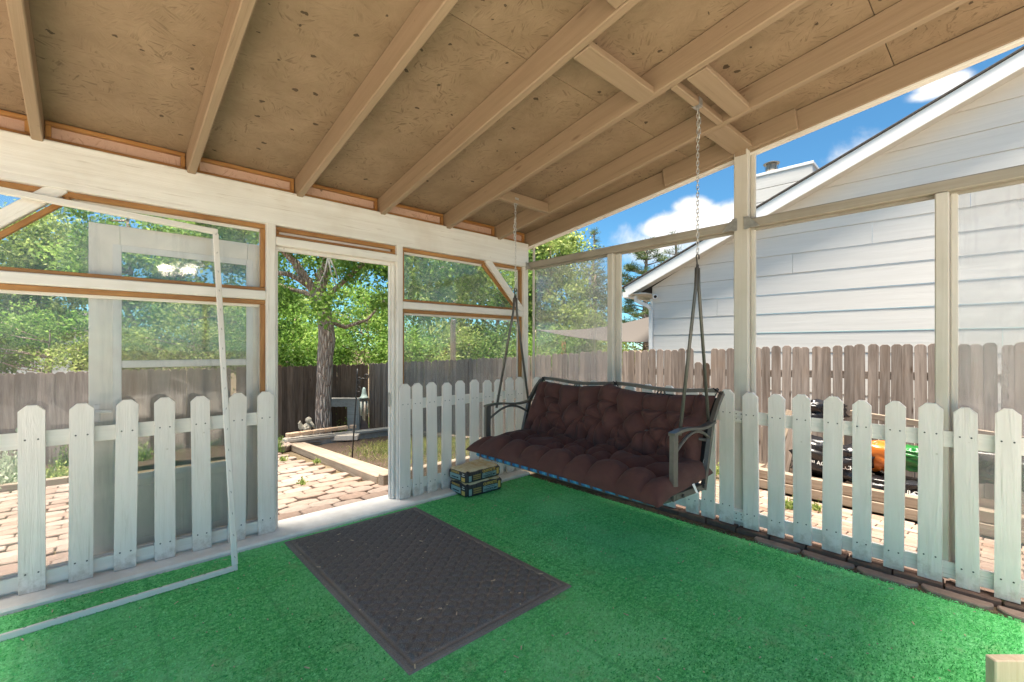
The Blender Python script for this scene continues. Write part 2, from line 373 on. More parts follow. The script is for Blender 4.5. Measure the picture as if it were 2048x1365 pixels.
def carpet_mat():
    t = NT('green_outdoor_carpet', .95, .1); v = t.coord((1, 1, 1), False)
    fine = t.noise(v, 150, 3, .7); mid = t.noise(v, 48, 4, .7); big = t.noise(v, 1.3, 4, .62); pat = t.noise(v, 6.5, 4, .65)
    rib = t.noise(t.coord((7, 60, 1), False), 1., 4, .65); rib2 = t.noise(t.coord((60, 8, 1), False), 1., 4, .65)
    g = t.math('ADD', t.math('MULTIPLY', fine, .55), t.math('MULTIPLY', mid, .45))
    col = t.ramp(g, [(.35, (.025, .24, .06)), (.5, (.14, .62, .19)), (.63, (.34, .88, .41))])
    col = t.mix(t.ramp(rib, [(.52, (0, 0, 0)), (.70, (.65,) * 3)]), col, (.04, .31, .085))
    col = t.mix(t.ramp(rib2, [(.58, (0, 0, 0)), (.75, (.4,) * 3)]), col, (.04, .30, .08))
    col = t.mix(t.ramp(big, [(.46, (0, 0, 0)), (.62, (.5,) * 3)]), col, (.30, .80, .36))
    col = t.mix(t.ramp(pat, [(.56, (0, 0, 0)), (.78, (.6,) * 3)]), col, (.34, .48, .24))
    sp = t.n('ShaderNodeSeparateXYZ'); t.link(v, sp.inputs[0]); wob = t.math('MULTIPLY', t.noise(v, 3, 3, .6), .05)
    sx = t.math('ABSOLUTE', t.math('SUBTRACT', t.math('FRACT', t.math('MULTIPLY', t.math('ADD', sp.outputs[0], wob), 2.2)), .5))
    col = t.mix(t.ramp(sx, [(.0, (.3,) * 3), (.03, (0, 0, 0))]), col, (.03, .24, .07))
    b = t.bump(g, .7, .008); t.bump(rib, .4, .01, b)
    return t.color(col)
CARPET = carpet_mat()
def fuzzy(name, a, b, c, scale=260, bump=.8, spec=.1):
    t = NT(name, .95, spec); v = t.coord((1, 1, 1), False); f = t.noise(v, scale, 3, .75); m = t.noise(v, 3.2, 4, .6)
    col = t.ramp(f, [(.3, a), (.55, b), (.8, c)]); col = t.mix(t.ramp(m, [(.45, (0, 0, 0)), (.75, (.5,) * 3)]), col, tuple(x * 1.5 + .01 for x in b))
    t.bump(f, bump, .004); return t.color(col)
def mat_mat():
    t = NT('charcoal_ribbed_mat', .95, .1); v = t.coord((1, 1, 1), False); f = t.noise(v, 230, 3, .75); m = t.noise(v, 3.0, 4, .6); sp = t.n('ShaderNodeSeparateXYZ'); t.link(v, sp.inputs[0])
    col = t.ramp(f, [(.3, (.085, .077, .069)), (.55, (.215, .195, .176)), (.8, (.42, .385, .35))])
    low = t.ramp(t.math('MULTIPLY', sp.outputs[2], 55.), [(.30, (1, 1, 1)), (.62, (0, 0, 0))]); dust = t.ramp(m, [(.35, (.25,) * 3), (.7, (1, 1, 1))])
    col = t.mix(t.math('MULTIPLY', t.math('MULTIPLY', low, dust), .55), col, (.44, .39, .33)); t.bump(f, .6, .004); return t.color(col)
MATM = mat_mat()
MATU = fuzzy('charcoal_mat', (.035, .030, .030), (.095, .082, .078), (.21, .18, .165))
def fabric(name, c, rough=.8):
    t = NT(name, rough, .15); v = t.coord((1, 1, 1), False); w = t.noise(v, 420, 2, .6); m = t.noise(v, 7, 4, .6)
    col = t.mix(t.ramp(m, [(.35, (0, 0, 0)), (.7, (1, 1, 1))]), tuple(x * .85 for x in c), tuple(x * 1.15 for x in c))
    wr = t.noise(t.coord((5, 5, 14), False), 1.6, 4, .6, 1.2)
    b = t.bump(w, .25, .002); t.bump(wr, .3, .012, b); t.b.inputs['Sheen Weight'].default_value = .06; t.b.inputs['Sheen Roughness'].default_value = .5
    return t.color(col)
BROWN = fabric('brown_cushion_cloth', (.092, .043, .037))
BLACKC = fabric('black_cushion_underside', (.02, .02, .022))
def stripes(name):
    t = NT(name, .6, .3); v = t.coord((1, 1, 1), False); sp = t.n('ShaderNodeSeparateXYZ'); t.link(v, sp.inputs[0])
    f = t.math('FRACT', t.math('MULTIPLY', sp.outputs[1], 11.0)); f2 = t.math('FRACT', t.math('MULTIPLY', sp.outputs[1], 48.0))
    col = t.ramp(f, [(.0, (.02, .20, .45)), (.3, (.10, .42, .62)), (.52, (.02, .16, .40)), (.70, (.02, .16, .40)), (.74, (.10, .05, .04)), (.95, (.10, .05, .04)), (1., (.02, .2, .45))])
    col = t.mix(t.math('MULTIPLY', f2, .4), col, (.01, .05, .10)); return t.color(col)
BLUE = stripes('blue_striped_sling')
METAL = plain('bronze_grey_frame_metal', (.105, .10, .088), .38, .5, .15, 30, metal=.25)
DARKM = plain('black_iron', (.02, .02, .02), .5, .4)
CHAIN = plain('zinc_chain', (.62, .60, .56), .3, .5, .15, 40, metal=.9)
GALV = plain('galvanised_bracket', (.40, .39, .37), .45, .5, .2, 30, metal=.7)
SCREW = plain('screw_head', (.06, .055, .05), .5, .4)
SILLM = plain('pale_worn_sill', (.90, .86, .80), .75, .25, .07, 12, .3, dirt=(.70, .62, .52))
CONC = plain('concrete', (.60, .53, .44), .85, .2, .18, 14, .35, dirt=(.58, .50, .40))
SLAB = plain('porch_concrete', (.58, .53, .46), .9, .2, .12, 9, .3)
DIRTY = plain('dusty_soil', (.13, .10, .065), .95, .1, .45, 40, .8)
SOIL = plain('dark_soil', (.07, .05, .038), .95, .1, .5, 55, 1.)
PAVER = plain('pink_paver', (.43, .315, .26), .85, .2, .16, 22, .4, dirt=(.50, .40, .33))
def varied(name, cols, rough=.85, bump=.4, scale=26):
    t = NT(name, rough, .2); oi = t.n('ShaderNodeObjectInfo')
    base = t.ramp(oi.outputs['Random'], [(i / max(1, len(cols) - 1), c) for i, c in enumerate(cols)])
    n = t.noise(t.coord((1, 1, 1)), scale, 5, .65); col = hsv(t, base, t.ramp(n, [(.3, (.8,) * 3), (.7, (1.15,) * 3)])); t.bump(n, bump, .006); return t.color(col)
PAVER = varied('pink_paver_stone', [(.205, .145, .115), (.245, .185, .15), (.28, .225, .19), (.22, .16, .13)])
BRICKD = varied('dark_red_edging_brick', [(.13, .085, .065), (.18, .115, .09), (.10, .07, .055), (.2, .135, .11)])
BRICKT = varied('tan_brick', [(.50, .33, .21), (.58, .42, .29), (.52, .37, .27)])
BRICKP = varied('patio_brick', [(.27, .185, .14), (.30, .23, .185), (.23, .145, .105), (.32, .25, .21)])
SCALL = varied('grey_pink_paver_edge', [(.27, .19, .155), (.31, .23, .19)])
SIDING = wood('white_lap_siding', (.66, .635, .59), (.73, .705, .66), .6, grain=(1.2, 24, 24), bump=.45, spec=.3)
FASCIA = plain('white_fascia_paint', (.82, .82, .80), .45, .4, .03, 10)
SHINGLE = plain('dark_shingle', (.075, .068, .06), .9, .2, .35, 60, .8)
SOFFIT = plain('soffit_paint', (.62, .60, .56), .6, .3, .05, 8)
DOORP = plain('white_door_paint', (.93, .88, .79), .42, .4, .03, 6, dirt=(.76, .72, .64))
DOORW = plain('door_glass_bead', (.84, .83, .80), .4, .4, .02, 6)
SAIL = plain('grey_shade_cloth', (.10, .09, .082), .85, .1, .06, 60)
BARK = wood('furrowed_bark', (.10, .065, .048), (.36, .265, .21), .95, grain=(5, 5, 1.0), bump=1.)
def bark_mat():
    t = NT('furrowed_brown_bark', .95, .1); v = t.coord((16, 16, 2.6), False, 'Object'); n = t.noise(v, 1.3, 6, .65, 1.2)
    vo = t.n('ShaderNodeTexVoronoi'); vo.feature = 'DISTANCE_TO_EDGE'; vo.inputs['Scale'].default_value = 1.4; t.link(v, vo.inputs['Vector'])
    e = t.ramp(vo.outputs['Distance'], [(.0, (0, 0, 0)), (.28, (1, 1, 1))]); h = t.math('ADD', e, t.math('MULTIPLY', n, .8))
    col = t.ramp(t.math('MULTIPLY', h, .6), [(.15, (.14, .095, .07)), (.45, (.48, .36, .285)), (.85, (.64, .53, .44))]); t.bump(h, 1., .03); return t.color(col)
BARK = bark_mat()
def leaf_mat(name, dark, mid, light, trans=.45, rough=.5):
    t = NT(name, rough, .25); at = t.n('ShaderNodeAttribute', attribute_name='rnd')
    col = t.ramp(at.outputs['Fac'], [(0, dark), (.55, mid), (1, light)])
    t.color(col); tl = t.n('ShaderNodeBsdfTranslucent'); br = hsv(t, col, 1.5); t.link(br, tl.inputs[0])
    m = t.n('ShaderNodeMixShader'); m.inputs[0].default_value = trans; t.link(t.b.outputs[0], m.inputs[1]); t.link(tl.outputs[0], m.inputs[2]); t.link(m.outputs[0], t.out.inputs[0]); return t.m
LEAFA = leaf_mat('bright_green_leaves', (.045, .105, .018), (.16, .285, .055), (.36, .48, .13))
LEAFB = leaf_mat('yellow_green_leaves', (.09, .14, .035), (.26, .345, .095), (.50, .55, .21))
LEAFC = leaf_mat('deep_green_leaves', (.03, .075, .018), (.09, .17, .036), (.19, .29, .07))
LEAFP = leaf_mat('pine_needles', (.04, .065, .025), (.085, .125, .045), (.17, .21, .08), .25)
LEAFS = leaf_mat('silver_green_leaves', (.20, .27, .16), (.36, .44, .30), (.55, .60, .47))
GRASSM = leaf_mat('dry_grass_blades', (.07, .10, .025), (.16, .19, .055), (.30, .28, .11))
BAGK = plain('black_plastic_bag', (.014, .014, .016), .24, .5, .2, 12, .3)
BAGO = plain('orange_plastic_bag', (.50, .14, .02), .3, .5, .15, 12, .2)
BAGG = plain('green_plastic_bag', (.012, .12, .022), .28, .5, .3, 14, .2)
INKY = plain('yellow_print', (.72, .46, .13), .5, .3, .06)
INKB = plain('pale_blue_print', (.27, .40, .42), .5, .3, .06)
INKW = plain('white_print', (.8, .8, .78), .5, .3, .03)
INKK = plain('black_print', (.02, .02, .02), .5, .3, .03)
INKG = plain('green_print', (.03, .33, .16), .5, .3, .05)
INKO = plain('ochre_print', (.36, .25, .09), .5, .3, .1)
def bag_mat():
    t = NT('printed_paper_bag', .62, .3); tc = t.coord((1, 1, 1), False); sp = t.n('ShaderNodeSeparateXYZ'); t.link(tc, sp.inputs[0])
    ge = t.n('ShaderNodeNewGeometry'); n = t.noise(tc, 14, 4, .6); v2 = t.noise(t.coord((60, 3, 1), True), 1., 4, .6)
    oz = t.math('ADD', sp.outputs[2], t.math('MULTIPLY', n, .014))
    gs = t.n('ShaderNodeSeparateXYZ'); t.link(ge.outputs['Normal'], gs.inputs[0]); k = t.ramp(t.math('ADD', gs.outputs[2], t.math('MULTIPLY', n, .2)), [(.78, (0, 0, 0)), (.84, (1, 1, 1))])
    top = t.ramp(n, [(.3, (.60, .40, .15)), (.55, (.74, .62, .40)), (.8, (.80, .72, .54))])
    blk = t.ramp(v2, [(.3, (.028, .024, .024)), (.7, (.085, .075, .075))])
    t.bump(t.noise(tc, 30, 4, .6, .8), .4, .008); return t.color(t.mix(k, blk, top))
BAGP = bag_mat()
STATUE = plain('pale_cast_stone', (.50, .44, .34), .85, .2, .15, 30, .4)
CHIME = plain('verdigris_metal', (.15, .20, .185), .6, .4, .3, 22, .3, dirt=(.26, .13, .08))
GREYW = wood('bleached_grey_wood', (.36, .33, .28), (.50, .465, .41), .85, bump=.6, dirt=(.30, .27, .22))
CAMW = plain('camera_plastic', (.8, .8, .8), .35, .5, .02)
LENS = plain('camera_lens', (.01, .01, .012), .1, .6)
WOODCHIP = plain('pale_chips', (.62, .50, .34), .8, .2, .3, 60)
ROCK = varied('garden_rock', [(.30, .24, .2), (.42, .31, .24), (.36, .33, .3), (.25, .2, .17)])
HOSE = plain('green_hose', (.03, .16, .10), .4, .4)

# ================================================================== SETTING
def terrain():
    xs = [-400, -120, -40, -15, -8] + [-5 + i * .5 for i in range(33)] + [14, 20, 40, 120, 400]
    ys = [-400, -120, -40, -12, -6] + [-3 + i * .5 for i in range(37)] + [18, 24, 40, 120, 400]
    rnd = random.Random(3); P = []
    for x in xs:
        row = []
        for y in ys:
            z = gz(x, y) - .035 + rnd.uniform(-.012, .012)
            if x < 3.7 and y < 3.85: z = -.16
            row.append((x, y, z))
        P.append(row)
    return MB().grid([[p for p in r] for r in P])
tag(obj('ground', terrain(), DIRTY, smooth=True), kind='structure')
tag(obj('porch_slab', MB().box(-1.2, 3.30, -1.2, 3.31, -.15, -.012, .01), SLAB), kind='structure')
def carpet():
    b = MB(); P = []; rnd = random.Random(5)
    nx, ny = 80, 90
    for i in range(nx + 1):
        row = []
        for j in range(ny + 1):
            x = -.62 + (3.25 + .62) * i / nx; y = -.32 + (3.305 + .32) * j / ny
            z = .002 * math.sin(x * 3.1 + y) * math.sin(y * 2.3) - .002
            if i in (0, nx) or j in (0, ny): z = -.009; x += rnd.uniform(-.004, .004); y += rnd.uniform(-.003, .003)
            row.append((x, y, z))
        P.append(row)
    return b.grid(P)
tag(obj('carpet', carpet(), CARPET, smooth=True), kind='structure')
tag(obj('threshold', MB().box(-1.2, 3.30, 3.314, 3.66, -.14, .016, .012), SILLM), kind='structure')
tag(obj('patio', MB().box(-9, 3.5, -9, -1.205, -.16, -.04, .01).box(-9, -1.205, -1.2, 3.3, -.16, -.04, .01), plain('bounce_slab_concrete', (.60, .545, .47), .9, .2, .1, 6, .3)), kind='structure')  # unseen pale slab behind the camera, added to bounce sunlight into the porch
PILE_AT = None
# crumbs of leaf and wood lying on the carpet
def litter():
    b = MB(); rnd = random.Random(11)
    for _ in range(300):
        x = rnd.uniform(-.3, 3.2); y = rnd.uniform(.1, 3.28)
        a = rnd.uniform(0, 6.28); L = rnd.choice((.003, .003, .004, .005, .006, .013)); w = rnd.uniform(.0016, .0034)
        b.box(-L, L, -w, w, .001, .0045, .001, Matrix.Translation((x, y, .005 + (.012 if .9 < x < 1.92 and 1.58 < y < 3.26 else 0))) @ Matrix.Rotation(a, 4, 'Z'))
    return b
tag(obj('carpet_litter', litter(), WOODCHIP), 'pale crumbs of leaf and wood strewn over the green carpet', 'litter', kind='stuff')

# ------------------------------------------------------------------ porch roof
RS = .133
def zr(y): return 2.405 + RS * (3.43 - y)                 # underside of the rafters
def zs(y): return zr(y) + .145                            # underside of the boards
roof = thing('porch_roof', (.4, 1., 2.4), 'tan painted lean-to porch roof of exposed rafters and strand board', 'roof')
YB, YE = 3.72, -.55
RAFT = [(-.885, -.80), (-.237, -.19), (.436, .405), (1.085, 1.0), (1.735, 1.60), (2.385, 2.215), (3.005, 2.86)]
SLOPEUP = Vector((0, RS, 1)).normalized()
for xa, xb in RAFT:
    def rp(y): return Vector((xa + (xb - xa) * (3.47 - y) / 3.0, y, zr(y) + .0725))
    beam('rafter', roof, TAN, rp(YB), rp(YE), .046, .145, SLOPEUP, .005)
def rimp(y, x=3.445): return Vector((x, y, zr(y) + .068))
beam('rim_rafter', roof, TAN, rimp(YB), rimp(YE), .042, .15, SLOPEUP, .005)
beam('splice_board', roof, TAN, rimp(1.88, 3.405) + Vector((0, 0, .006)), rimp(.93, 3.405) + Vector((0, 0, .006)), .034, .142, SLOPEUP, .004)
beam('rim_trim', roof, WHITE, rimp(YB, 3.452) - Vector((0, 0, .084)), rimp(YE, 3.452) - Vector((0, 0, .084)), .05, .016, SLOPEUP, .002)
# strand boards: 2.4 m sheets with a course joint over y = 1.67
ys_ = [YB + .08, 1.67, .44, YE]
for k in range(len(ys_) - 1):
    xs_ = [-1.25, 3.50]
    for j in range(len(xs_) - 1):
        y0, y1 = ys_[k] - .0015, ys_[k + 1] + .0015; cx = (xs_[j] + xs_[j + 1]) / 2; w = xs_[j + 1] - xs_[j] - .003
        p0 = Vector((cx, y0, zs(y0) + .0085)); p1 = Vector((cx, y1, zs(y1) + .0085))
        beam('sheathing_sheet', roof, OSB, p0, p1, w, .012, SLOPEUP, .002)
y0, y1 = YB + .14, YE - .05
beam('roof_covering', roof, SHINGLE, (1.12, y0, zs(y0) + .025), (1.12, y1, zs(y1) + .025), 4.82, .014, SLOPEUP, .003)
# blocks nailed between the rafters
def block(x0, x1, y, w, h, dz=0, tilt=SLOPEUP):
    z = zr(y) + h / 2 + dz; beam('blocking', roof, TAN, (x0, y, z), (x1, y, z), w, h, tilt, .004)
block(1.67, 2.265, 1.345, .10, .04, .0)
block(2.29, 2.90, 1.085, .11, .038, .004)
block(2.28, 2.872, 1.208, .038, .05, -.004, (0, .2, 1))
block(2.945, 3.385, 1.27, .14, .038, .012)
block(2.365, 2.955, 2.757, .040, .09, .0)
block(1.045, 1.60, 1.06, .09, .04, 0)
# infill panels over the beam with stained trim
edges = [-1.1] + [a for a, b in RAFT] + [3.43]
for i in range(len(edges) - 1):
    x0, x1 = edges[i] + (.026 if i else 0), edges[i + 1] - .026
    z0, z1 = 2.421, zs(3.53) - .002
    beam('infill_panel', roof, OSBP, (x0, 3.548, (z0 + z1) / 2), (x1, 3.548, (z0 + z1) / 2), .012, z1 - z0, c=.001)
    for z in (z0 + .012, z1 - .012): beam('infill_trim', roof, TRIM, (x0, 3.527, z), (x1, 3.527, z), .03, .024, c=.003)
    for x in (x0 + .012, x1 - .012): beam('infill_trim', roof, TRIM, (x, 3.526, z0 + .025), (x, 3.526, z1 - .025), .03, .024, (1, 0, 0), .003)

# ------------------------------------------------------------------ house-side screen walls
wl = thing('screen_wall', (.4, 3.5, 0), 'white framed screen wall with doorway and clear plastic panes', 'wall')
ZB0, ZB1 = 2.165, 2.418
beam('header_beam', wl, WHITE, (-1.12, 3.535, (ZB0 + ZB1) / 2), (3.425, 3.535, (ZB0 + ZB1) / 2), .13, ZB1 - ZB0, c=.006)
def post(name, par, x, y, w, d, z0, z1, mat=WHITE): return beam(name, par, mat, (x, y, z0), (x, y, z1), w, d, (0, 1, 0), .005)
PX = {'a': (.866, .926), 'b': (1.866, 1.920), 'c': (3.355, 3.42), 'l': (-.70, -.62), 'm': (-1.1, -1.02)}
for k, (a, b) in PX.items(): post('post', wl, (a + b) / 2, 3.52, b - a, .10, .017, ZB0 + (.012 if k in 'ab' else -.002))
def opening(x0, x1, z0, z1, cut_r=0, cut_l=0):
    """stained stops round an opening, the clear film behind them"""
    yt, d, w = 3.522, .034, .030
    tops = (x0 + cut_l, x1 - cut_r)
    beam('trim_strip', wl, TRIM, (tops[0], yt, z1 - w / 2), (tops[1], yt, z1 - w / 2), d, w, c=.003)
    beam('trim_strip', wl, TRIM if z0 > 1 else WHITE, (x0, yt, z0 + w / 2 * .8), (x1, yt, z0 + w / 2 * .8), d, w * .8, c=.003)
    for x in (x0 + w / 2, x1 - w / 2):
        beam('trim_strip', wl, TRIM, (x, yt - .001, z0 + .026), (x, yt - .001, z1 - w - .002), w, d, (0, 1, 0), .003)
    beam('white_stop', wl, WHITE, (x0 + .003, 3.552, z1 - .024), (x1 - .003, 3.552, z1 - .024), .02, .046, c=.003)
    for x in (x0 + .014, x1 - .014): beam('white_stop', wl, WHITE, (x, 3.553, z0 + .026), (x, 3.553, z1 - .05), .026, .02, (0, 1, 0), .003)
    film('pane', wl, (x0 + .004, 3.566, z0 + .004), (x1 - .004, 3.566, z1 - .004))
def film(name, par, a, b):
    """a sheet of film about 1.5 mm thick between two opposite corners, lying along x or along y"""
    if abs(a[1] - b[1]) < 1e-6: bx = MB().box(a[0], b[0], a[1], a[1] + .0015, a[2], b[2], .0002)
    else: bx = MB().box(a[0], a[0] + .0015, min(a[1], b[1]), max(a[1], b[1]), a[2], b[2], .0002)
    return obj(name, bx, FILM if par is wl else FILMH, par)
for (x0, x1) in ((-.62, .866), (1.920, 3.355)):
    beam('mid_rail', wl, WHITE, (x0 + .001, 3.515, 1.665), (x1 - .001, 3.515, 1.665), .085, .062, c=.006)
    beam('bottom_rail', wl, WHITE, (x0 + .001, 3.53, .05), (x1 - .001, 3.53, .05), .06, .07, c=.004)
opening(-.62, .866, 1.697, ZB0 - .001); opening(-.62, .866, .087, 1.633)
opening(1.920, 3.355, 1.697, ZB0 - .001); opening(1.920, 3.355, .087, 1.633)
opening(.926, 1.866, 2.088, ZB0 - .001)
beam('door_header', wl, WHITE, (.927, 3.515, 2.056), (1.865, 3.515, 2.056), .085, .060, c=.005)
beam('door_header', wl, WHITE, (.927, 3.54, 2.012), (1.865, 3.54, 2.012), .03, .028, c=.003)
for x in (.937, 1.850): beam('door_jamb', wl, WHITE, (x, 3.535, .018), (x, 3.535, 1.998), .022, .06, (0, 1, 0), .003)
beam('door_stop', wl, WHITE, (1.832, 3.545, .018), (1.832, 3.545, 1.998), .012, .03, (0, 1, 0), .002)
beam('strike_plate', wl, GALV, (1.824, 3.535, .80), (1.824, 3.535, .92), .003, .03, (0, 1, 0), .001)
# knee braces
def brace(par, p0, p1, up, mat=WHITE, w=.07, t=.05): return beam('knee_brace', par, mat, p0, p1, t, w, up, .004)
brace(wl, (2.86, 3.508, 2.183), (3.372, 3.508, 1.67), (1, 0, 1))
brace(wl, (-.145, 3.508, 2.183), (-.64, 3.508, 1.70), (-1, 0, 1))
beam('trim_strip', wl, TRIM, (2.83, 3.522, 2.13), (3.30, 3.522, 1.70), .034, .028, (1, 0, 1), .003)
beam('trim_strip', wl, TRIM, (-.115, 3.522, 2.13), (-.56, 3.522, 1.70), .034, .028, (-1, 0, 1), .003)

wr_ = thing('screen_wall', (3.43, 1.5, 0), 'white framed side screen wall under the sloping rim rafter behind the swing', 'wall')
XI = 3.385
def postR(name, y0, y1, z0, z1, x0=XI, x1=XI + .09, mat=POST_SHADED): return beam(name, wr_, mat, ((x0 + x1) / 2, (y0 + y1) / 2, z0), ((x0 + x1) / 2, (y0 + y1) / 2, z1), x1 - x0, y1 - y0, (0, 1, 0), .005)
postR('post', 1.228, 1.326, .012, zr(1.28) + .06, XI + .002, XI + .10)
beam('post_tab', wr_, TAN, (XI - .006, 1.277, zr(1.28) - .02), (XI - .006, 1.277, zr(1.28) + .075), .012, .075, (0, 1, 0), .01)
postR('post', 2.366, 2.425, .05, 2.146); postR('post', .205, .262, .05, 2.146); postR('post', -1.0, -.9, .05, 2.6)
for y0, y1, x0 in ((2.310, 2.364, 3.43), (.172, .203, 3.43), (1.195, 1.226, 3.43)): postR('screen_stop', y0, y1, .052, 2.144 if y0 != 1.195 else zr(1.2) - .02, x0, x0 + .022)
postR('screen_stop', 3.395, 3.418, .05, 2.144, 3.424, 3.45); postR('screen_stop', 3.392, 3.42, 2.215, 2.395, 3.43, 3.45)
for y0, y1 in ((1.33, 3.465), (-.9, 1.224)):
    beam('top_rail', wr_, RAILG, (XI + .045, y0, 2.180), (XI + .045, y1, 2.180), .088, .062, c=.005)
    beam('rail_stop', wr_, RAILG, (XI + .06, y0 + .002, 2.141), (XI + .06, y1 - .002, 2.141), .03, .016, c=.002)
    beam('bottom_rail', wr_, WHITE, (XI + .07, y0, .085), (XI + .07, y1, .085), .05, .07, c=.004)
def bracket(par, x, y, z, s):
    b = MB(); b.box(-.003, .0, -.032 if s > 0 else -.002, .002 if s > 0 else .032, -.045, .045, .001); 
    b.prism([(0, -.04), (.0, .04), (.075, -.04)], -.002, .002, Matrix.Translation((-.002, 0, 0)) @ Matrix.Rotation(R(90), 4, 'Z') @ Matrix.Rotation(R(90), 4, 'X') if s > 0 else Matrix.Translation((-.002, 0, 0)) @ Matrix.Rotation(R(-90), 4, 'Z') @ Matrix.Rotation(R(90), 4, 'X'))
    return obj('joist_bracket', b, GALV, par, Matrix.Translation((x, y, z)))
bracket(wr_, XI - .004, 1.331, 2.185, 1); bracket(wr_, XI - .004, 1.222, 2.185, -1); bracket(wr_, XI - .004, 3.46, 2.175, -1)
film('pane', wr_, (3.452, 2.43, .10), (3.452, 3.39, 2.145))
film('pane', wr_, (3.452, -.85, .10), (3.452, .17, 2.145))

# ------------------------------------------------------------------ picket fences
def picket_mesh(w, h, t=.019):
    c = .030; poly = [(0, -w / 2), (h - c, -w / 2), (h, -w / 2 + c), (h, w / 2 - c), (h - c, w / 2), (0, w / 2)]
    return MB().prism(poly, 0, t, None, .002).mesh('picket')
def screws_mesh(h, w, heights):
    b = MB()
    for z in heights:
        for s in (-1, 1): b.lathe([(.0042, 0), (.0042, .0012)], 8, Matrix.Translation((z, s * w * .24, .0195)))
    return b.mesh('screws')
SCR = {}
def pickets(par, items, to_world, hs, rails):
    for i, (pos, w, h, z0) in enumerate(items):
        w = round(w, 2); key = (w, round(h, 2))
        if key not in SCR: SCR[key] = (picket_mesh(w, h), screws_mesh(h, w, rails))
        tilt = random.Random(i * 7 + int(h * 100)).uniform(-.011, .011)
        p = obj('picket', SCR[key][0], WHITE2, par, to_world(pos, z0) @ Matrix.Rotation(tilt, 4, 'Z'))
        obj('screws', SCR[key][1], SCREW, p, WM[p])['kind'] = 'stuff'
def MLw(x, z):   # local x up, local y across, local z towards the porch (-y)
    m = Matrix(((0, 1, 0), (0, 0, -1), (1, 0, 0))); 
    m = Matrix(((0, -1, 0), (0, 0, -1), (1, 0, 0))).to_4x4(); m.translation = (x, 3.463, z); return m
def MRw(y, z):
    m = Matrix(((0, 0, -1), (0, 1, 0), (1, 0, 0))).to_4x4(); m.translation = (3.373, y, z); return m
pfl = thing('picket_fence', (.3, 3.46, .02), 'white dog-eared picket fence below the panes beside the leaning strip frame', 'fence', 'white picket fences')
xsL = [-1.0, -.83, -.66, -.445, -.2545, -.069, .1165, .302, .4895, .6805, .859]
pickets(pfl, [(x, .10, .975 + .006 * math.sin(i * 2.1), .018) for i, x in enumerate(xsL)], MLw, None, (.10, .80))
for z in (.815, .075): beam('fence_rail', pfl, WHITE, (-1.5, 3.4645 + .022, z), (-.63 if 0 else .864, 3.4645 + .022, z), .018 if 0 else .04, .086, c=.004) if 0 else None
beam('fence_rail', pfl, WHITE, (-1.05, 3.4665, .815), (.862, 3.4665, .815), .005, .086, c=.001)
beam('fence_rail', pfl, WHITE, (-1.05, 3.4665, .075), (.862, 3.4665, .075), .005, .072, c=.001)
pfm = thing('picket_fence', (2.6, 3.46, .02), 'white dog-eared picket fence between the doorway and the porch corner', 'fence', 'white picket fences')
xsM = [1.925, 2.055, 2.20, 2.35, 2.512, 2.671, 2.827, 2.985, 3.139, 3.268]
pickets(pfm, [(x, .10, .968 + .005 * math.sin(i * 1.7), .018) for i, x in enumerate(xsM)], MLw, None, (.13, .80))
beam('fence_rail', pfm, WHITE, (1.92, 3.4665, .815), (3.32, 3.4665, .815), .005, .09, c=.001)
beam('fence_rail', pfm, WHITE, (1.92, 3.4665, .12), (3.32, 3.4665, .12), .005, .09, c=.001)
pfr = thing('picket_fence', (3.36, 1., .03), 'white dog-eared picket fence on the row of dark bricks behind the swing', 'fence', 'white picket fences')
ysR = [3.28, 3.10, 2.92, 2.735, 2.55, 2.365, 2.18, 1.995, 1.81, 1.62, 1.50, 1.366, 1.197, 1.0415, .8865, .7295, .5785, .433, .2805, .133, -.0065, -.155, -.31, -.46]
wR = [.10] * 12 + [.105, .10, .10, .10, .09, .09, .095, .09, .09, .09, .09, .09]
pickets(pfr, [(y, wR[i], .957 + .005 * math.sin(i * 1.9), .034) for i, y in enumerate(ysR)], MRw, None, (.10, .795))
for z, h in ((.808, .086), (.105, .086)): beam('fence_rail', pfr, WHITE, (3.379, 3.34, z), (3.379, -.6, z), .01, h, c=.001)
for (y, zc) in ((1.285, .812), (1.285, .10)):
    beam('splice_block', pfr, WHITE, (3.3655, y - .035, zc), (3.3655, y + .035, zc), .012, .075, c=.002)
    b = MB()
    for dy in (-.022, .012):
        for dz in (-.018, .018): b.lathe([(.004, 0), (.004, .0015)], 8, Matrix.Translation((3.359, y + dy, zc + dz)) @ Matrix.Rotation(R(-90), 4, 'Y'))
    obj('screws', b, SCREW, pfr)['kind'] = 'stuff'

# ------------------------------------------------------------------ brick edging beside the carpet
ed = tag(obj('brick_edging', MB().box(3.252, 3.46, -.75, 3.31, -.1, -.004, .004), DIRTY), kind='structure')
rnd = random.Random(21); y = 3.2; bm_ = MB().box(0, .205, -.048, .048, 0, .052, .005).mesh('brick')
while y > -.7:
    M = Matrix.Translation((3.372 + rnd.uniform(-.006, .004), y, -.019 + rnd.uniform(-.003, .003))) @ Matrix.Rotation(R(-90) + rnd.uniform(-.02, .02), 4, 'Z')
    obj('brick', bm_, BRICKD, ed, M); y -= .211 + rnd.uniform(0, .004)
def scallop(L=.27, w=.075):
    return [(-L / 2, 0), (L / 2, 0), (L / 2, .03), (L / 2 - .02, .055), (L / 2 - .05, w), (-L / 2 + .05, w), (-L / 2 + .02, .055), (-L / 2, .03)]
sc_ = MB().prism(scallop(), 0, .05, None, .006).mesh('edging_stone'); y = 1.02
while y > -.6:
    obj('edging_stone', sc_, SCALL, ed, Matrix.Translation((3.318, y, -.036 + rnd.uniform(-.003, .003))) @ Matrix.Rotation(R(90) + rnd.uniform(-.02, .02), 4, 'Z')); y -= .282

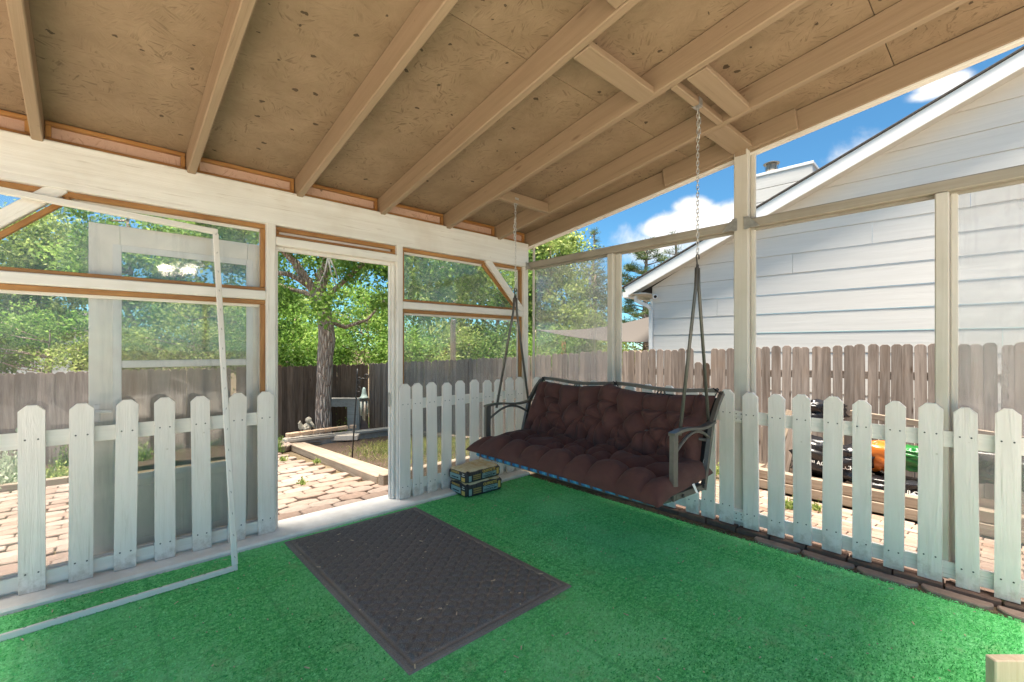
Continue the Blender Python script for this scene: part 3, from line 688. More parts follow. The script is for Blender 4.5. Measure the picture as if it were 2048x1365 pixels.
# ================================================================== PORCH THINGS
# ------------------------------------------------------------------ door mat
def mat_mesh():
    x0, x1, y0, y1 = .912, 1.906, 1.595, 3.246; nx, ny = 170, 280; P = []
    for i in range(nx + 1):
        row = []
        for j in range(ny + 1):
            x = x0 + (x1 - x0) * i / nx; y = y0 + (y1 - y0) * j / ny
            e = min(x - x0, x1 - x, y - y0, y1 - y)
            if e < .002: h = -.001
            elif e < .055: h = .006 + (.003 if .018 < e < .034 else 0) - (.003 if .038 < e < .05 else 0)
            else:
                u, v = (x - x0) / .050, (y - y0) / .040
                a = abs(math.sin(math.pi * (u + v) / 2) * math.sin(math.pi * (u - v) / 2))
                h = .004 + .013 * min(1, a * 2.0) ** .8
            row.append((x + .004 * math.sin(y * 2.2), y + .003 * math.sin(x * 3), h + .0012))
        P.append(row)
    return MB().grid(P)
tag(obj('door_mat', mat_mesh(), MATM, smooth=True), 'charcoal ribbed rectangular door mat lying on the green carpet', 'mat')

# ------------------------------------------------------------------ loose strip frame leaning on the wall
lf = thing('strip_frame', (.1, 3.03, 0), 'loose white strip frame leaning against the screen wall', 'frame')
Bq, Br, Tq, Tr = Vector((.592, 3.045, .012)), Vector((-1.05, 2.985, .012)), Vector((.558, 3.432, 2.045)), Vector((-1.09, 3.432, 2.165 - .03))
up_ = (Tq - Bq).normalized(); nrm = Vector((0, -1, .19)).normalized()
beam('bottom_strip', lf, WHITE, Br, Bq + Vector((.012, 0, 0)), .024, .03, up_, .003)
beam('side_strip', lf, WHITE, Bq + up_ * .016, Tq - up_ * .016, .03, .024, nrm, .003)
beam('side_strip', lf, WHITE, Br + (Tr - Br).normalized() * .016, Tr - (Tr - Br).normalized() * .016, .03, .024, nrm, .003)
beam('top_strip', lf, WHITE, Tr, Tq + Vector((.012, 0, 0)), .024, .034, up_, .003)
b = MB(); rr = random.Random(4)
for k in range(17):
    p = Bq.lerp(Tq, .03 + .06 * k) + nrm * .0125; b.box(-.006, .006, -.001, .001, 0, .0015, .0003, frame_from(p, p + up_ * .1 + Vector((rr.uniform(-.05, .05), 0, 0)), nrm))
for k in range(14):
    p = Bq.lerp(Br, .03 + .06 * k) + Vector((0, 0, .0155)); b.box(-.006, .006, -.001, .001, 0, .0015, .0003, frame_from(p, p + Vector((-.1, rr.uniform(-.05, .05), 0)), (0, 0, 1)))
obj('staples', b, SCREW, lf)['kind'] = 'stuff'

# ------------------------------------------------------------------ storm door swung fully open against the outside
dr = thing('storm_door', (.42, 3.62, .05), 'white half-glazed storm door standing open flat against the screen wall', 'door')
DX0, DX1, DY, DZ0, DZ1 = -.04, .885, 3.625, .03, 2.035
gx0, gx1, gz0, gz1, gm = .10, .775, .52, 1.885, 1.20
leaf = MB()
for (a, b_, c, d) in ((DX0, gx0 - .002, DZ0, DZ1), (gx1 + .002, DX1, DZ0, DZ1), (gx0 - .001, gx1 + .001, gz1, DZ1), (gx0 - .001, gx1 + .001, DZ0, gz0)):
    leaf.box(a, b_, DY - .018, DY + .018, c, d, .003)
obj('door_leaf', leaf, DOORP, dr)
gf = MB()
for (a, b_, c, d) in ((gx0 - .035, gx0 + .006, gz0 - .03, gz1 + .035), (gx1 - .006, gx1 + .035, gz0 - .03, gz1 + .035), (gx0 + .0065, gx1 - .0065, gz1 - .006, gz1 + .035), (gx0 + .0065, gx1 - .0065, gz0 - .03, gz0 + .006)):
    gf.box(a, b_, DY - .026, DY - .0185, c, d, .003)
gfo = obj('glazing_frame', gf, DOORW, dr)
obj('sash_rail', MB().box(gx0 + .007, gx1 - .007, DY - .03, DY + .01, gm - .022, gm + .022, .005), DOORW, dr)
obj('pane', MB().box(gx0, gx1, DY - .006, DY - .003, gm + .022, gz1 - .001, .0005), GLASS, dr)
obj('pane', MB().box(gx0, gx1, DY + .000, DY + .003, gz0 + .001, gm - .022, .0005), GLASS, dr)
kp = MB()
for a, b_ in ((gx0 + .03, .41), (.46, gx1 - .03)):
    for (q0, q1, w0, w1) in ((a, b_, .12, .132), (a, b_, .44, .452), (a, a + .012, .1325, .4395), (b_ - .012, b_, .1325, .4395)): kp.box(q0, q1, DY - .0235, DY - .0182, w0, w1, .002)
obj('panel_moulding', kp, DOORP, dr)
hd = MB().box(-.018, .012, DY - .042, DY - .0185, .86, .97, .006); hd.tube([(-.003, DY - .04, .93), (-.003, DY - .075, .93), (.02, DY - .085, .93), (.06, DY - .085, .925)], .009, 8)
obj('handle', hd, DOORW, dr)
b = MB()
for z in (.25, 1.0, 1.8): b.tube([(.889, DY - .03, z - .05), (.889, DY - .03, z + .05)], .007, 8)
obj('hinge', b, GALV, dr)

# ------------------------------------------------------------------ porch swing
YR, YL = 1.25, 2.885
sw = thing('porch_swing', (2.6, 2.07, .45), 'three-seat metal porch swing with tufted brown cushions hanging on chains', 'porch swing')
for Ys in (YR, YL):
    f = MB()
    f.bar([(2.37, Ys, .448), (2.368, Ys, .63), (2.372, Ys, .815)], .026, .05, (1, 0, 0))
    obj('front_post', f, METAL, sw)
    arm = MB(); pts = []
    for k in range(15):
        t = k / 14; pts.append((2.345 + .53 * t, Ys, .818 + .012 * math.sin(t * 6.0) + .022 * max(0, t - .55) * 2 * t))
    arm.bar(pts, .042, .016); obj('armrest', arm, METAL, sw)
    ar = MB(); ar.tube([(2.39 + .44 * k / 12, Ys, .70 + .10 * math.sin(math.pi * (.04 + .86 * k / 12))) for k in range(13)], .0095, 8); obj('arm_arch', ar, METAL, sw, smooth=True)
    rb = MB(); rb.bar([(2.735, Ys, .43), (2.79, Ys, .62), (2.855, Ys, .83), (2.94, Ys, .94), (3.01, Ys, 1.005)], .026, .03, (1, 0, .4)); obj('back_post', rb, METAL, sw)
    sb = MB(); sb.bar([(2.372, Ys, .468), (2.745, Ys, .452)], .03, .034); obj('side_rail', sb, METAL, sw)
    for X_ in (2.44, 2.70):
        bo = MB(); bo.lathe([(.011, 0), (.011, .010)], 6, Matrix.Translation((X_, Ys - .016, .463)) @ Matrix.Rotation(R(90), 4, 'X')); obj('bolt', bo, SCREW, sw)
    zt = 1.79 if Ys == YR else 1.74
    for (xb, zb, s) in ((2.49, .79, -.008), (2.865, .84, .008)):
        h = MB(); h.tube([(2.70 + s * 1.6, Ys + .02, zt - .002), (2.70 + s * 2.5, Ys + .021, zt - .12), (xb, Ys + .027, zb)], .0105, 8); obj('hanger_bar', h, METAL, sw, smooth=True)
    hk = MB()
    for s in (-.012, .012): hk.tube([(2.70 + s, Ys + .02, zt - .02), (2.70 + s * .8, Ys + .02, zt + .02)], .004, 6)
    hk.tube([(2.704, Ys + .02, zt - .01), (2.696, Ys + .02, zt + .02), (2.69, Ys + .02, zt + .055)] + [(2.703 + .018 * math.cos(a), Ys + .02, zt + .062 + .018 * math.sin(a)) for a in [math.pi - k * math.pi * 1.15 / 9 for k in range(10)]], .0048, 8)
    obj('hook', hk, DARKM if 0 else SCREW, sw, smooth=True)
    ch = MB(); zc0, zc1 = zt + .078, (2.744 if Ys == YR else 2.535); pitch = .024; n = int((zc1 - zc0) / pitch); pitch = (zc1 - zc0) / n
    def link(c, ang, L=.0165, w=.0065, r=.0024):
        pts = []
        for k in range(12):
            a = 2 * math.pi * k / 12; pts.append(Vector((w * math.cos(a), 0, (L - w) * (1 if math.sin(a) > 0 else -1) + w * math.sin(a))))
        rot = Matrix.Rotation(ang, 3, 'Z'); ch.tube([Vector(c) + rot @ p for p in pts], r, 5, closed=True)
    for k in range(n + 1): link((2.703, Ys + .02, zc0 + k * pitch), (k % 2) * math.pi / 2 + .35)
    if Ys == YL:
        for k in range(9): link((2.693 - .012 * math.sin(k * .35), Ys + .012, zc1 - .10 - k * pitch), (k % 2) * math.pi / 2 + .9)
    else:
        for k in range(5): link((2.703, Ys + .012, zc1 - .03 - k * .03), (k % 2) * math.pi / 2 + .6, .022, .009, .003)
    obj('chain', ch, CHAIN, sw, smooth=True)
    eb = MB(); eb.tube([(2.703 + .013 * math.cos(a), Ys + .02, zc1 + .016 + .013 * math.sin(a)) for a in [2 * math.pi * k / 12 for k in range(12)]], .0035, 6, closed=True)
    zb_ = zc1 + .028
    eb.box(2.68, 2.726, Ys + .0, Ys + .003, zb_, zb_ + .05, .001); eb.box(2.68, 2.726, Ys + .045, Ys + .048, zb_, zb_ + .05, .001); eb.box(2.68, 2.726, Ys + .0035, Ys + .0445, zb_ - .003, zb_ + .0, .001)
    obj('chain_bracket', eb, GALV, sw)
fr = MB(); fr.tube([(2.345, YR + .01, .455), (2.25, YR + .05, .442), (2.25, YL - .05, .442), (2.345, YL - .01, .455)], .014, 8); obj('front_rail', fr, METAL, sw, smooth=True)
fr = MB(); fr.tube([(2.735, YR, .45), (2.735, YL, .45)], .013, 8); obj('rear_rail', fr, METAL, sw, smooth=True)
tr_ = MB(); pts = []
for k in range(41):
    t = k / 40; pts.append((3.012, YL - .02 - (YL - YR - .05) * t, 1.012 + .010 * math.sin(t * math.pi * 4 + 1.2) - .004 * t))
tr_.bar(pts, .026, .026); tr_.bar([pts[0], (2.99, pts[0][1] + .004, .96)], .02, .02, (1, 0, 0)); obj('back_rail', tr_, METAL, sw)
for yc in (2.46, 1.68):
    for dy in (-.07, 0, .06):
        sp_ = MB(); sp_.tube([(3.008, yc + dy * .25, 1.0), (2.965, yc + dy, .90)], .006, 6); obj('back_spoke', sp_, METAL, sw, smooth=True)
lowr = MB(); lowr.tube([(2.82, YR, .72), (2.82, YL, .72)], .010, 8); obj('back_cross_rail', lowr, METAL, sw, smooth=True)
# sling under the cushion
P = []
for i in range(9):
    t = i / 8; ang = t
    x = [2.236, 2.228, 2.236, 2.27, 2.36, 2.48, 2.60, 2.69, 2.735][i]; z = [.436, .449, .462, .468, .466, .462, .458, .462, .466][i]
    P.append([(x, YR + .03 + (YL - YR - .06) * j / 40, z) for j in range(41)])
obj('sling', MB().grid(P), BLUE, sw, smooth=True)
bs = [[(2.74 + (.26) * (i / 6), YR + .03 + (YL - YR - .06) * j / 20, .47 + .50 * (i / 6)) for j in range(21)] for i in range(7)]
obj('back_sling', MB().grid(bs), BLACKC, sw, smooth=True)
def tufted(nu, nv, LU, LV, tufts, thick, thr, place, back=.3, seed=1):
    """pillow with buttons: u,v in 0..1 ; returns a closed mesh"""
    u = np.linspace(0, 1, nu)[:, None] * np.ones((1, nv)); v = np.linspace(0, 1, nv)[None, :] * np.ones((nu, 1))
    E = (np.clip(1 - np.abs(2 * u - 1) ** 16, 0, 1) ** .5) * (np.clip(1 - np.abs(2 * v - 1) ** 5, 0, 1) ** .5)
    U, V = u * LU, v * LV; low = np.zeros_like(U); segs = []
    T = np.array(tufts) * np.array([LU, LV])
    dmin = np.full(U.shape, 9.)
    for t in T: dmin = np.minimum(dmin, np.hypot(U - t[0], V - t[1]))
    for i in range(len(T)):
        for j in range(i + 1, len(T)):
            d = np.hypot(*(T[i] - T[j]))
            if d < thr: segs.append((T[i], T[j], .62))
        for ed_, k in (((T[i][0], 0), 1), ((T[i][0], LV), 1)):
            if abs(T[i][1] - ed_[1]) < .26: segs.append((T[i], np.array(ed_), .55))
    sd = np.full(U.shape, 9.)
    for a, b_, k in segs:
        ab = b_ - a; q = np.clip(((U - a[0]) * ab[0] + (V - a[1]) * ab[1]) / (ab @ ab), 0, 1)
        wob = .004 * np.sin(q * 7 + a[0] * 40)
        sd = np.minimum(sd, np.hypot(U - a[0] - ab[0] * q + wob, V - a[1] - ab[1] * q + wob))
    puff = np.clip(1 - .42 * np.exp(-(dmin / .036)) - .40 * np.exp(-(sd / .026)) - .10 * np.exp(-(dmin / .09) ** 2), .10, 1)
    rs = np.random.default_rng(seed); nz = np.zeros_like(U)
    for _ in range(26):
        k = rs.normal(0, 20, 2); nz += np.sin(U * k[0] + V * k[1] + rs.uniform(0, 6.28)) * .0011
    top = thick * E * puff + nz * E; bot = -back * thick * E
    P = []; Q = []
    for i in range(nu):
        P.append([place(u[i, j], v[i, j], top[i, j]) for j in range(nv)]); Q.append([place(u[i, j], v[i, j], bot[i, j]) for j in range(nv)])
    return P, Q
def seat_place(u, v, h):
    y = YR - .01 + (YL - YR + .0) * u; x = 2.86 - .665 * v
    cor = .045 * (abs(2 * u - 1) ** 8) * v ** 3
    x -= cor * .9 - .02 * math.sin(math.pi * u) * v ** 4; y += (.03 if u > .5 else -.02) * (abs(2 * u - 1) ** 10) * v ** 2
    z = .512 - .012 * math.sin(v * 3.14) - .035 * max(0, v - .82) / .18 * (1 - .3 * abs(2 * u - 1) ** 6) - .022 * (1 - u) * v ** 2
    return (x - h * .25 * max(0, v - .6), y, z + h)
tf = []
for r_, vv in enumerate((.30, .64)):
    n_ = 7 if r_ % 2 == 0 else 8
    for k in range(n_): tf.append(((k + (1.0 if r_ % 2 == 0 else .5)) / 8.0 + .012 * math.sin(k * 3 + r_), vv + .02 * math.sin(k * 5 + r_)))
P, Q = tufted(230, 84, 1.64, .66, tf, .112, .25, seat_place, .22, 3)
obj('seat_cushion', MB().grid([r_[::-1] for r_ in P]), BROWN, sw, smooth=True)
obj('seat_cushion_underside', MB().grid(Q), BLACKC, sw, smooth=True)
def back_place(u, v, h):
    y = 1.285 + 1.585 * u; s = abs(math.sin(math.pi * 2 * u)) ** .8 * (.9 if u < .5 else .75)
    top = 1.012 - .052 * s - (.004 if u > .5 else .012) - (.012 if abs(u - .5) > .45 else 0); z = .535 + (top - .535) * v
    x = 2.765 + .235 * v ** 1.1; y += (.5 - u) * .05 * math.sin(math.pi * v)
    n = Vector((-.88, 0, .46)); return (x + n.x * h, y, z + n.z * h)
tb = []
for r_, vv in enumerate((.20, .46, .72)):
    n_ = 8 if r_ % 2 == 0 else 7
    for k in range(n_): tb.append(((k + (.5 if r_ % 2 == 0 else 1.0)) / 8 + .008 * math.sin(k * 4 + r_), vv + .014 * math.sin(k * 3 + 2 * r_)))
P, Q = tufted(230, 84, 1.585, .53, tb, .118, .195, back_place, .25, 5)
obj('back_cushion', MB().grid([r_[::-1] for r_ in P]), BROWN, sw, smooth=True)
obj('back_cushion_rear', MB().grid(Q), BROWN, sw, smooth=True)
for (yy, zz) in ((1.285, 1.018), (2.07, 1.02), (2.85, 1.02)):
    tie = MB(); tie.tube([(2.99, yy - .02, zz + .012), (2.985, yy, zz - .035), (2.992, yy + .004, zz + .006), (3.015, yy, zz + .014), (3.03, yy - .004, zz - .01), (3.0, yy + .02, zz + .014), (2.98, yy - .04, zz - .02)], .004, 6)
    obj('cushion_tie', tie, BLACKC, sw, smooth=True)
obj('care_tag', MB().grid([[(2.55 + .03 * j, YR - .018 - .012 * i, .505 - .022 * i * (1 + .2 * j)) for j in range(2)] for i in range(3)]), INKW, sw)

SWK = .948                                               # its hang points are the blocks under the roof: a slightly nearer, smaller swing
sw.matrix_basis = Matrix.Translation(CAMP) @ Matrix.Diagonal((SWK, SWK, SWK, 1)) @ Matrix.Translation(-CAMP) @ WM[sw]
# ------------------------------------------------------------------ bags of concrete
def text_mesh(s, size, ext=.0008, bold=False):
    cu = bpy.data.curves.new('lettering', 'FONT'); cu.body = s; cu.size = size; cu.extrude = ext; cu.align_x = 'CENTER'; cu.align_y = 'CENTER'
    if bold: cu.offset = size * .018
    o = bpy.data.objects.new('lettering_tmp', cu); COL.objects.link(o); dg = bpy.context.evaluated_depsgraph_get()
    me = bpy.data.meshes.new_from_object(o.evaluated_get(dg)); bpy.data.objects.remove(o); return me
def bag_block(L, D, Hh, seed):
    """squared paper sack: local x along, y across (front at -D/2), z up"""
    n = (22, 16, 8); rs = random.Random(seed); vs = {}; b = MB()
    ph = [rs.uniform(0, 6.28) for _ in range(6)]
    def P(a, c, e):
        x, y, z = (a - .5) * L, (c - .5) * D, e * Hh
        ra = (1 - abs(2 * a - 1) ** 12); rc = (1 - abs(2 * c - 1) ** 10)
        if e > .5: z -= .020 * (e - .5) * 2 * ((1 - ra) + (1 - rc)) - .010 * (e - .5) * 2 * math.sin(a * 7 + ph[0]) * math.sin(c * 5 + ph[1]) * ra * rc
        edge = .010 * (abs(2 * e - 1) ** 6); x -= math.copysign(edge, x) * (abs(2 * a - 1) ** 6); y -= math.copysign(edge, y) * (abs(2 * c - 1) ** 6)
        k = (abs(2 * a - 1) * abs(2 * c - 1)) ** 12 * .016; x -= math.copysign(k, x); y -= math.copysign(k, y)
        return (x, y, z)
    def face(f, n1, n2):
        G = [[f(i / n1, j / n2) for j in range(n2 + 1)] for i in range(n1 + 1)]; b.grid(G)
    face(lambda a, c: P(a, c, 1), n[0], n[1]); face(lambda a, c: P(a, 1 - c, 0), n[0], n[1])
    face(lambda a, e: P(a, 0, e), n[0], n[2]); face(lambda a, e: P(1 - a, 1, e), n[0], n[2])
    face(lambda c, e: P(1, c, e), n[1], n[2]); face(lambda c, e: P(0, 1 - c, e), n[1], n[2])
    me = b.mesh('paper_sack', True)
    import bmesh as bmm
    q = bmm.new(); q.from_mesh(me); bmm.ops.remove_doubles(q, verts=q.verts, dist=1e-5); bmm.ops.recalc_face_normals(q, faces=q.faces); q.to_mesh(me); q.free()
    me.polygons.foreach_set('use_smooth', [True] * len(me.polygons)); return me
T_Q1, T_Q2, T_CM, T_CM2, T_60 = text_mesh('QUIKRETE', .033, bold=True), text_mesh('QUIKRETE', .026, bold=True), text_mesh('CONCRETE MIX', .020, bold=True), text_mesh('CONCRETE MIX', .014, bold=True), text_mesh('60', .03, bold=True)
T_SM = text_mesh('MIX', .010)
def cement_bag(x, y, z, L, D, Hh, rz, label, seed):
    M = Matrix.Translation((x, y, z)) @ Matrix.Rotation(rz, 4, 'Z')
    t = tag(obj('cement_bag', None, M=M), label, 'cement bag', 'stacked bags of concrete mix')
    S = Matrix.Diagonal((1, 1, Hh / .118, 1))
    obj('sack', bag_block(L, D, Hh, seed), BAGP, t, M)
    F = M @ Matrix.Translation((0, -D / 2 - .0006, 0)) @ Matrix.Rotation(R(90), 4, 'X')       # front face: x along, y up
    def rect(nm, cx, cy, w, h, mat, lift=.0012): obj(nm, MB().box(-w / 2, w / 2, -h / 2, h / 2, 0, lift, .0004), mat, t, F @ Matrix.Translation((cx, cy, 0)))
    h = Hh
    rect('printed_panel', .055, h * .34, .165, h * .40, INKB); rect('printed_panel', -.165, h * .33, .03, h * .46, INKB)
    for k in range(3): rect('printed_panel', -.09, h * (.22 + .15 * k), .085, h * .10, INKO)
    rect('printed_panel', .155, h * .46, .028, h * .50, INKY)
    obj('lettering', T_Q1, INKY, t, F @ Matrix.Translation((.05, h * .70, .0022)) @ S); obj('lettering', T_CM, INKK, t, F @ Matrix.Translation((.055, h * .29, .0026)) @ S)
    obj('lettering', T_60, INKW, t, F @ Matrix.Translation((.186, h * .55, .0022)) @ Matrix.Diagonal((.55, 1, 1, 1)))
    for k in range(4): rect('printed_line', .055, h * .45 if k == 0 else h * .175, .10, .004, INKK, .0016) if k < 2 else None
    E = M @ Matrix.Translation((-L / 2 - .0006, 0, 0)) @ Matrix.Rotation(R(-90), 4, 'Z') @ Matrix.Rotation(R(90), 4, 'X')
    def rectE(nm, cx, cy, w, hh, mat, lift=.0012): obj(nm, MB().box(-w / 2, w / 2, -hh / 2, hh / 2, 0, lift, .0004), mat, t, E @ Matrix.Translation((cx, cy, 0)))
    rectE('printed_panel', -.02, h * .36, .15, h * .42, INKB); rectE('printed_panel', .095, h * .26, .05, h * .30, INKY)
    obj('lettering', T_Q2, INKY, t, E @ Matrix.Translation((-.02, h * .70, .002)) @ S); obj('lettering', T_CM2, INKK, t, E @ Matrix.Translation((-.02, h * .30, .0024)) @ S)
    rectE('printed_line', .095, h * .56, .04, .006, INKW); rectE('printed_line', .095, h * .70, .03, .005, INKW)
    return t
cement_bag(2.555, 3.275, .001, .412, .285, .122, R(-2), 'black paper bag of concrete mix lying on the carpet, lower of the two', 1)
cement_bag(2.545, 3.283, .124, .412, .280, .108, R(1.5), 'black paper bag of concrete mix with dusty yellow top, upper of the two', 2)

# ------------------------------------------------------------------ offcut of board standing near the carpet edge
bd = beam('board_offcut', None, PINEW, (2.404, -.031, .002), (2.404, -.031, .204), .2, .038, (math.cos(YAW), math.sin(YAW), 0), .004)
tag(bd, 'short raw pine board offcut standing upright on the green carpet', 'board')

# ================================================================== YARD
# ------------------------------------------------------------------ paver path outside the doorway
TILT = Matrix.Rotation(-math.atan(.08), 4, 'X')
path = tag(obj('paver_path', MB().grid([[(-2.6, 3.665, gz(0, 3.67) - .034), (2.3, 3.665, gz(0, 3.67) - .034)][::-1], [(-2.6, 8.2, gz(0, 8.2) - .034), (2.3, 8.2, gz(0, 8.2) - .034)][::-1]]), plain('sandy_joints', (.11, .085, .05), .95, .1, .5, 45, .8)), kind='structure')
def oct_(w, d, c): return [(-w / 2, -d / 2 + c * .6), (-w / 2 + c, -d / 2), (w / 2 - c, -d / 2), (w / 2, -d / 2 + c * .6), (w / 2, d / 2 - c * .6), (w / 2 - c, d / 2), (-w / 2 + c, d / 2), (-w / 2, d / 2 - c * .6)]
pv = [MB().prism(oct_(.258 + .006 * (k - 1), .178 - .004 * k, .062), -.05, 0, None, .007).mesh('paver') for k in range(3)]
pvh = MB().prism(oct_(.13, .18, .035), -.05, 0, None, .007).mesh('paver')
rnd = random.Random(31); npv = 0; j = 0; yy = 3.78
while yy < 8.15:
    xx = -2.5 + (.134 if j % 2 else 0)
    while xx < 2.2:
        lim = 2.06 + .06 * (yy - 4.4) / 4 if yy > 4.4 else 2.6
        q = topx((xx, yy, gz(xx, yy)))
        if xx < lim and -60 < q[0] < 830 and q[1] < 1400:
            tl = Matrix.Rotation(rnd.uniform(-.025, .025), 4, 'X') @ Matrix.Rotation(rnd.uniform(-.025, .025), 4, 'Y') @ Matrix.Rotation(rnd.uniform(-.05, .05), 4, 'Z')
            M = Matrix.Translation((xx + rnd.uniform(-.008, .008), yy + rnd.uniform(-.008, .008), gz(xx, yy) + rnd.uniform(-.006, .010))) @ TILT @ tl
            hid = 186 < q[0] < 500 and q[1] < 1010             # behind the door leaf
            if not hid and npv < 300:
                obj('paver', rnd.choice(pv), PAVER, path, M); npv += 1
        xx += .268
    yy += .188; j += 1
# rectangular brick patio on the swing side
patio = tag(obj('brick_patio', MB().grid([[(x, -1.6, gz(x, 0) - .024), (x, 3.5, gz(x, 0) - .024)] for x in (3.5, 5.25)]), MATS['sandy_joints']), kind='structure')
pb = MB().box(-.098, .098, -.047, .047, -.05, 0, .004).mesh('brick'); TI2 = Matrix.Rotation(math.atan(.1), 4, 'Y')
rnd = random.Random(41); j = 0; xx = 3.56
while xx < 5.2:
    yy = -1.2 + (.1 if j % 2 else 0)
    while yy < 3.4:
        q = topx((xx, yy, gz(xx, yy)))
        if 1080 < q[0] < 2120: obj('brick', pb, BRICKP, patio, Matrix.Translation((xx, yy, gz(xx, 0) + rnd.uniform(-.005, .005))) @ TI2 @ Matrix.Rotation(R(90) + rnd.uniform(-.02, .02), 4, 'Z'))
        yy += .203
    xx += .102; j += 1

# ------------------------------------------------------------------ leaves and plants
def leaf_mesh(name, C_, size, dirs=None, aspect=.5, rnd=None, shade=None):
    """many small four-cornered leaves; C_ (n,3) centres"""
    n = len(C_); rg = RNG
    d = rg.normal(size=(n, 3)) if dirs is None else dirs + rg.normal(size=(n, 3)) * .35
    d[:, 2] -= .25 if dirs is None else 0
    d /= np.linalg.norm(d, axis=1)[:, None] + 1e-9
    s = np.cross(d, rg.normal(size=(n, 3))); s /= np.linalg.norm(s, axis=1)[:, None] + 1e-9
    L = size * rg.uniform(.6, 1.3, (n, 1)); w = L * aspect * .5; nn = np.cross(d, s) * L * .12
    V = np.empty((n, 4, 3)); V[:, 0] = C_ - d * L * .5; V[:, 1] = C_ + s * w + nn; V[:, 2] = C_ + d * L * .5; V[:, 3] = C_ - s * w + nn
    me = bpy.data.meshes.new(name); me.vertices.add(4 * n); me.vertices.foreach_set('co', V.reshape(-1))
    me.loops.add(4 * n); me.loops.foreach_set('vertex_index', np.arange(4 * n, dtype=np.int32))
    me.polygons.add(n); me.polygons.foreach_set('loop_start', np.arange(0, 4 * n, 4, dtype=np.int32)); me.polygons.foreach_set('loop_total', np.full(n, 4, dtype=np.int32))
    me.update(calc_edges=True); r_ = rg.uniform(0, 1, n) if rnd is None else np.clip(rnd + rg.normal(0, .16, n), 0, 1)
    at = me.attributes.new('rnd', 'FLOAT', 'POINT'); at.data.foreach_set('value', np.repeat(r_, 4).astype(np.float32)); return me
def crown_points(blobs, n, nclump, spread):
    """leaf clumps spread through the crown's lobes, denser near the outside"""
    w = np.array([b[1][0] * b[1][1] * b[1][2] for b in blobs]) ** .7; w /= w.sum(); rg = RNG
    cl = []; tint = []
    for k in range(nclump):
        c, r = blobs[rg.choice(len(blobs), p=w)]; v = rg.normal(size=3); v /= np.linalg.norm(v); q = rg.uniform(.35, 1.0) ** .5
        cl.append(np.array(c) + v * np.array(r) * q); tint.append(rg.uniform(.2, .8))
    cl = np.array(cl); tint = np.array(tint); i = rg.integers(0, nclump, n); off = rg.normal(size=(n, 3)) * spread * rg.uniform(.4, 1.2, (n, 1)); off[:, 2] *= .7
    return cl[i] + off, tint[i], cl
def limb(b, p0, p1, r0, r1, n=7, wob=.06, seed=0):
    rs = random.Random(seed); p0, p1 = Vector(p0), Vector(p1); L = (p1 - p0).length; pts = []; rad = []
    for k in range(n):
        t = k / (n - 1); o = Vector((rs.uniform(-1, 1), rs.uniform(-1, 1), rs.uniform(-.5, .5))) * wob * L * math.sin(math.pi * t); pts.append(p0.lerp(p1, t) + o); rad.append(r0 + (r1 - r0) * t)
    b.tube(pts, rad, 9); return pts
def tree(name, base, label, blobs, leaf, n, size, trunk_r=.12, nclump=90, spread=.23, group='trees beyond the fence', aspect=.5, trunk_top=None, sd=1):
    t = thing(name, base, label, 'tree', group); b = MB(); base = Vector(base)
    top = Vector(trunk_top or (base.x, base.y, max(bl[0][2] for bl in blobs)))
    pts = limb(b, base - Vector((0, 0, .1)), top, trunk_r, trunk_r * .3, 9, .03, sd)
    P_, tint, cl = crown_points(blobs, n, nclump, spread)
    rs = random.Random(sd)
    for c in list(cl)[::max(1, len(cl) // 14)]:
        a = min(pts[2:], key=lambda p: (p - Vector(c)).length + abs(p.z - c[2] + .5)); limb(b, a, c, trunk_r * .35, .012, 5, .08, rs.random())
    obj('trunk', b, BARK, t, smooth=True); obj('crown', leaf_mesh('crown', P_, size, None, aspect, tint), leaf, t); return t

# the big tree beside the path
mt = thing('shade_tree', (3.3, 9.05, gz(3.3, 9.05)), 'broad leafy tree with furrowed trunk standing beside the planter', 'tree')
b = MB(); D0 = 9.0
def q(x, y, d=D0): return atD(x, y, d)
trunk = [(646, 892, 8.95, .185), (647, 870, 9, .165), (646, 820, 9, .152), (649, 760, 9, .148), (650, 715, 9, .152), (654, 680, 9, .165), (652, 655, 9, .15), (648, 620, 9, .13), (636, 588, 9, .125)]
b.tube([q(x, y, d) for x, y, d, r in trunk], [r for *_, r in trunk], 14)
for k, (pp, r0, r1) in enumerate((([(637, 592, 9), (612, 560, 8.9), (590, 525, 8.8), (566, 500, 8.6), (530, 470, 8.3)], .10, .05),
                                  ([(622, 575, 9), (600, 560, 8.8), (575, 548, 8.6), (540, 545, 8.3)], .07, .035),
                                  ([(640, 590, 9), (648, 550, 9.1), (655, 515, 9.2), (668, 480, 9.4), (690, 420, 9.6)], .10, .05),
                                  ([(640, 600, 9), (675, 575, 8.9), (712, 540, 8.7), (760, 505, 8.5)], .06, .03),
                                  ([(630, 600, 9), (610, 585, 9.3), (585, 580, 9.6), (560, 570, 9.9)], .06, .03),
                                  ([(650, 640, 9), (690, 655, 9.4), (735, 640, 9.8), (770, 600, 10)], .05, .02),
                                  )):
    m = len(pp); b.tube([q(*a) for a in pp], [r0 + (r1 - r0) * i / (m - 1) for i in range(m)], 9)
obj('trunk', b, BARK, mt, smooth=True)
tw = MB()
for pp in ([(656, 515), (650, 545), (636, 575), (628, 590)], [(656, 515), (662, 545), (672, 570), (668, 590)], [(657, 512), (670, 540), (676, 560)]):
    tw.tube([q(x, y, 8.2) for x, y in pp], [.018, .015, .012, .008][:len(pp)], 6)
obj('pale_branch', tw, GREYW, mt, smooth=True)
def bl(x, y, d, rx, rz, ry=None): p = atD(x, y, d); s = d / FPX; return ((p.x, p.y, p.z), (rx * s, (ry or rx) * s, rz * s))
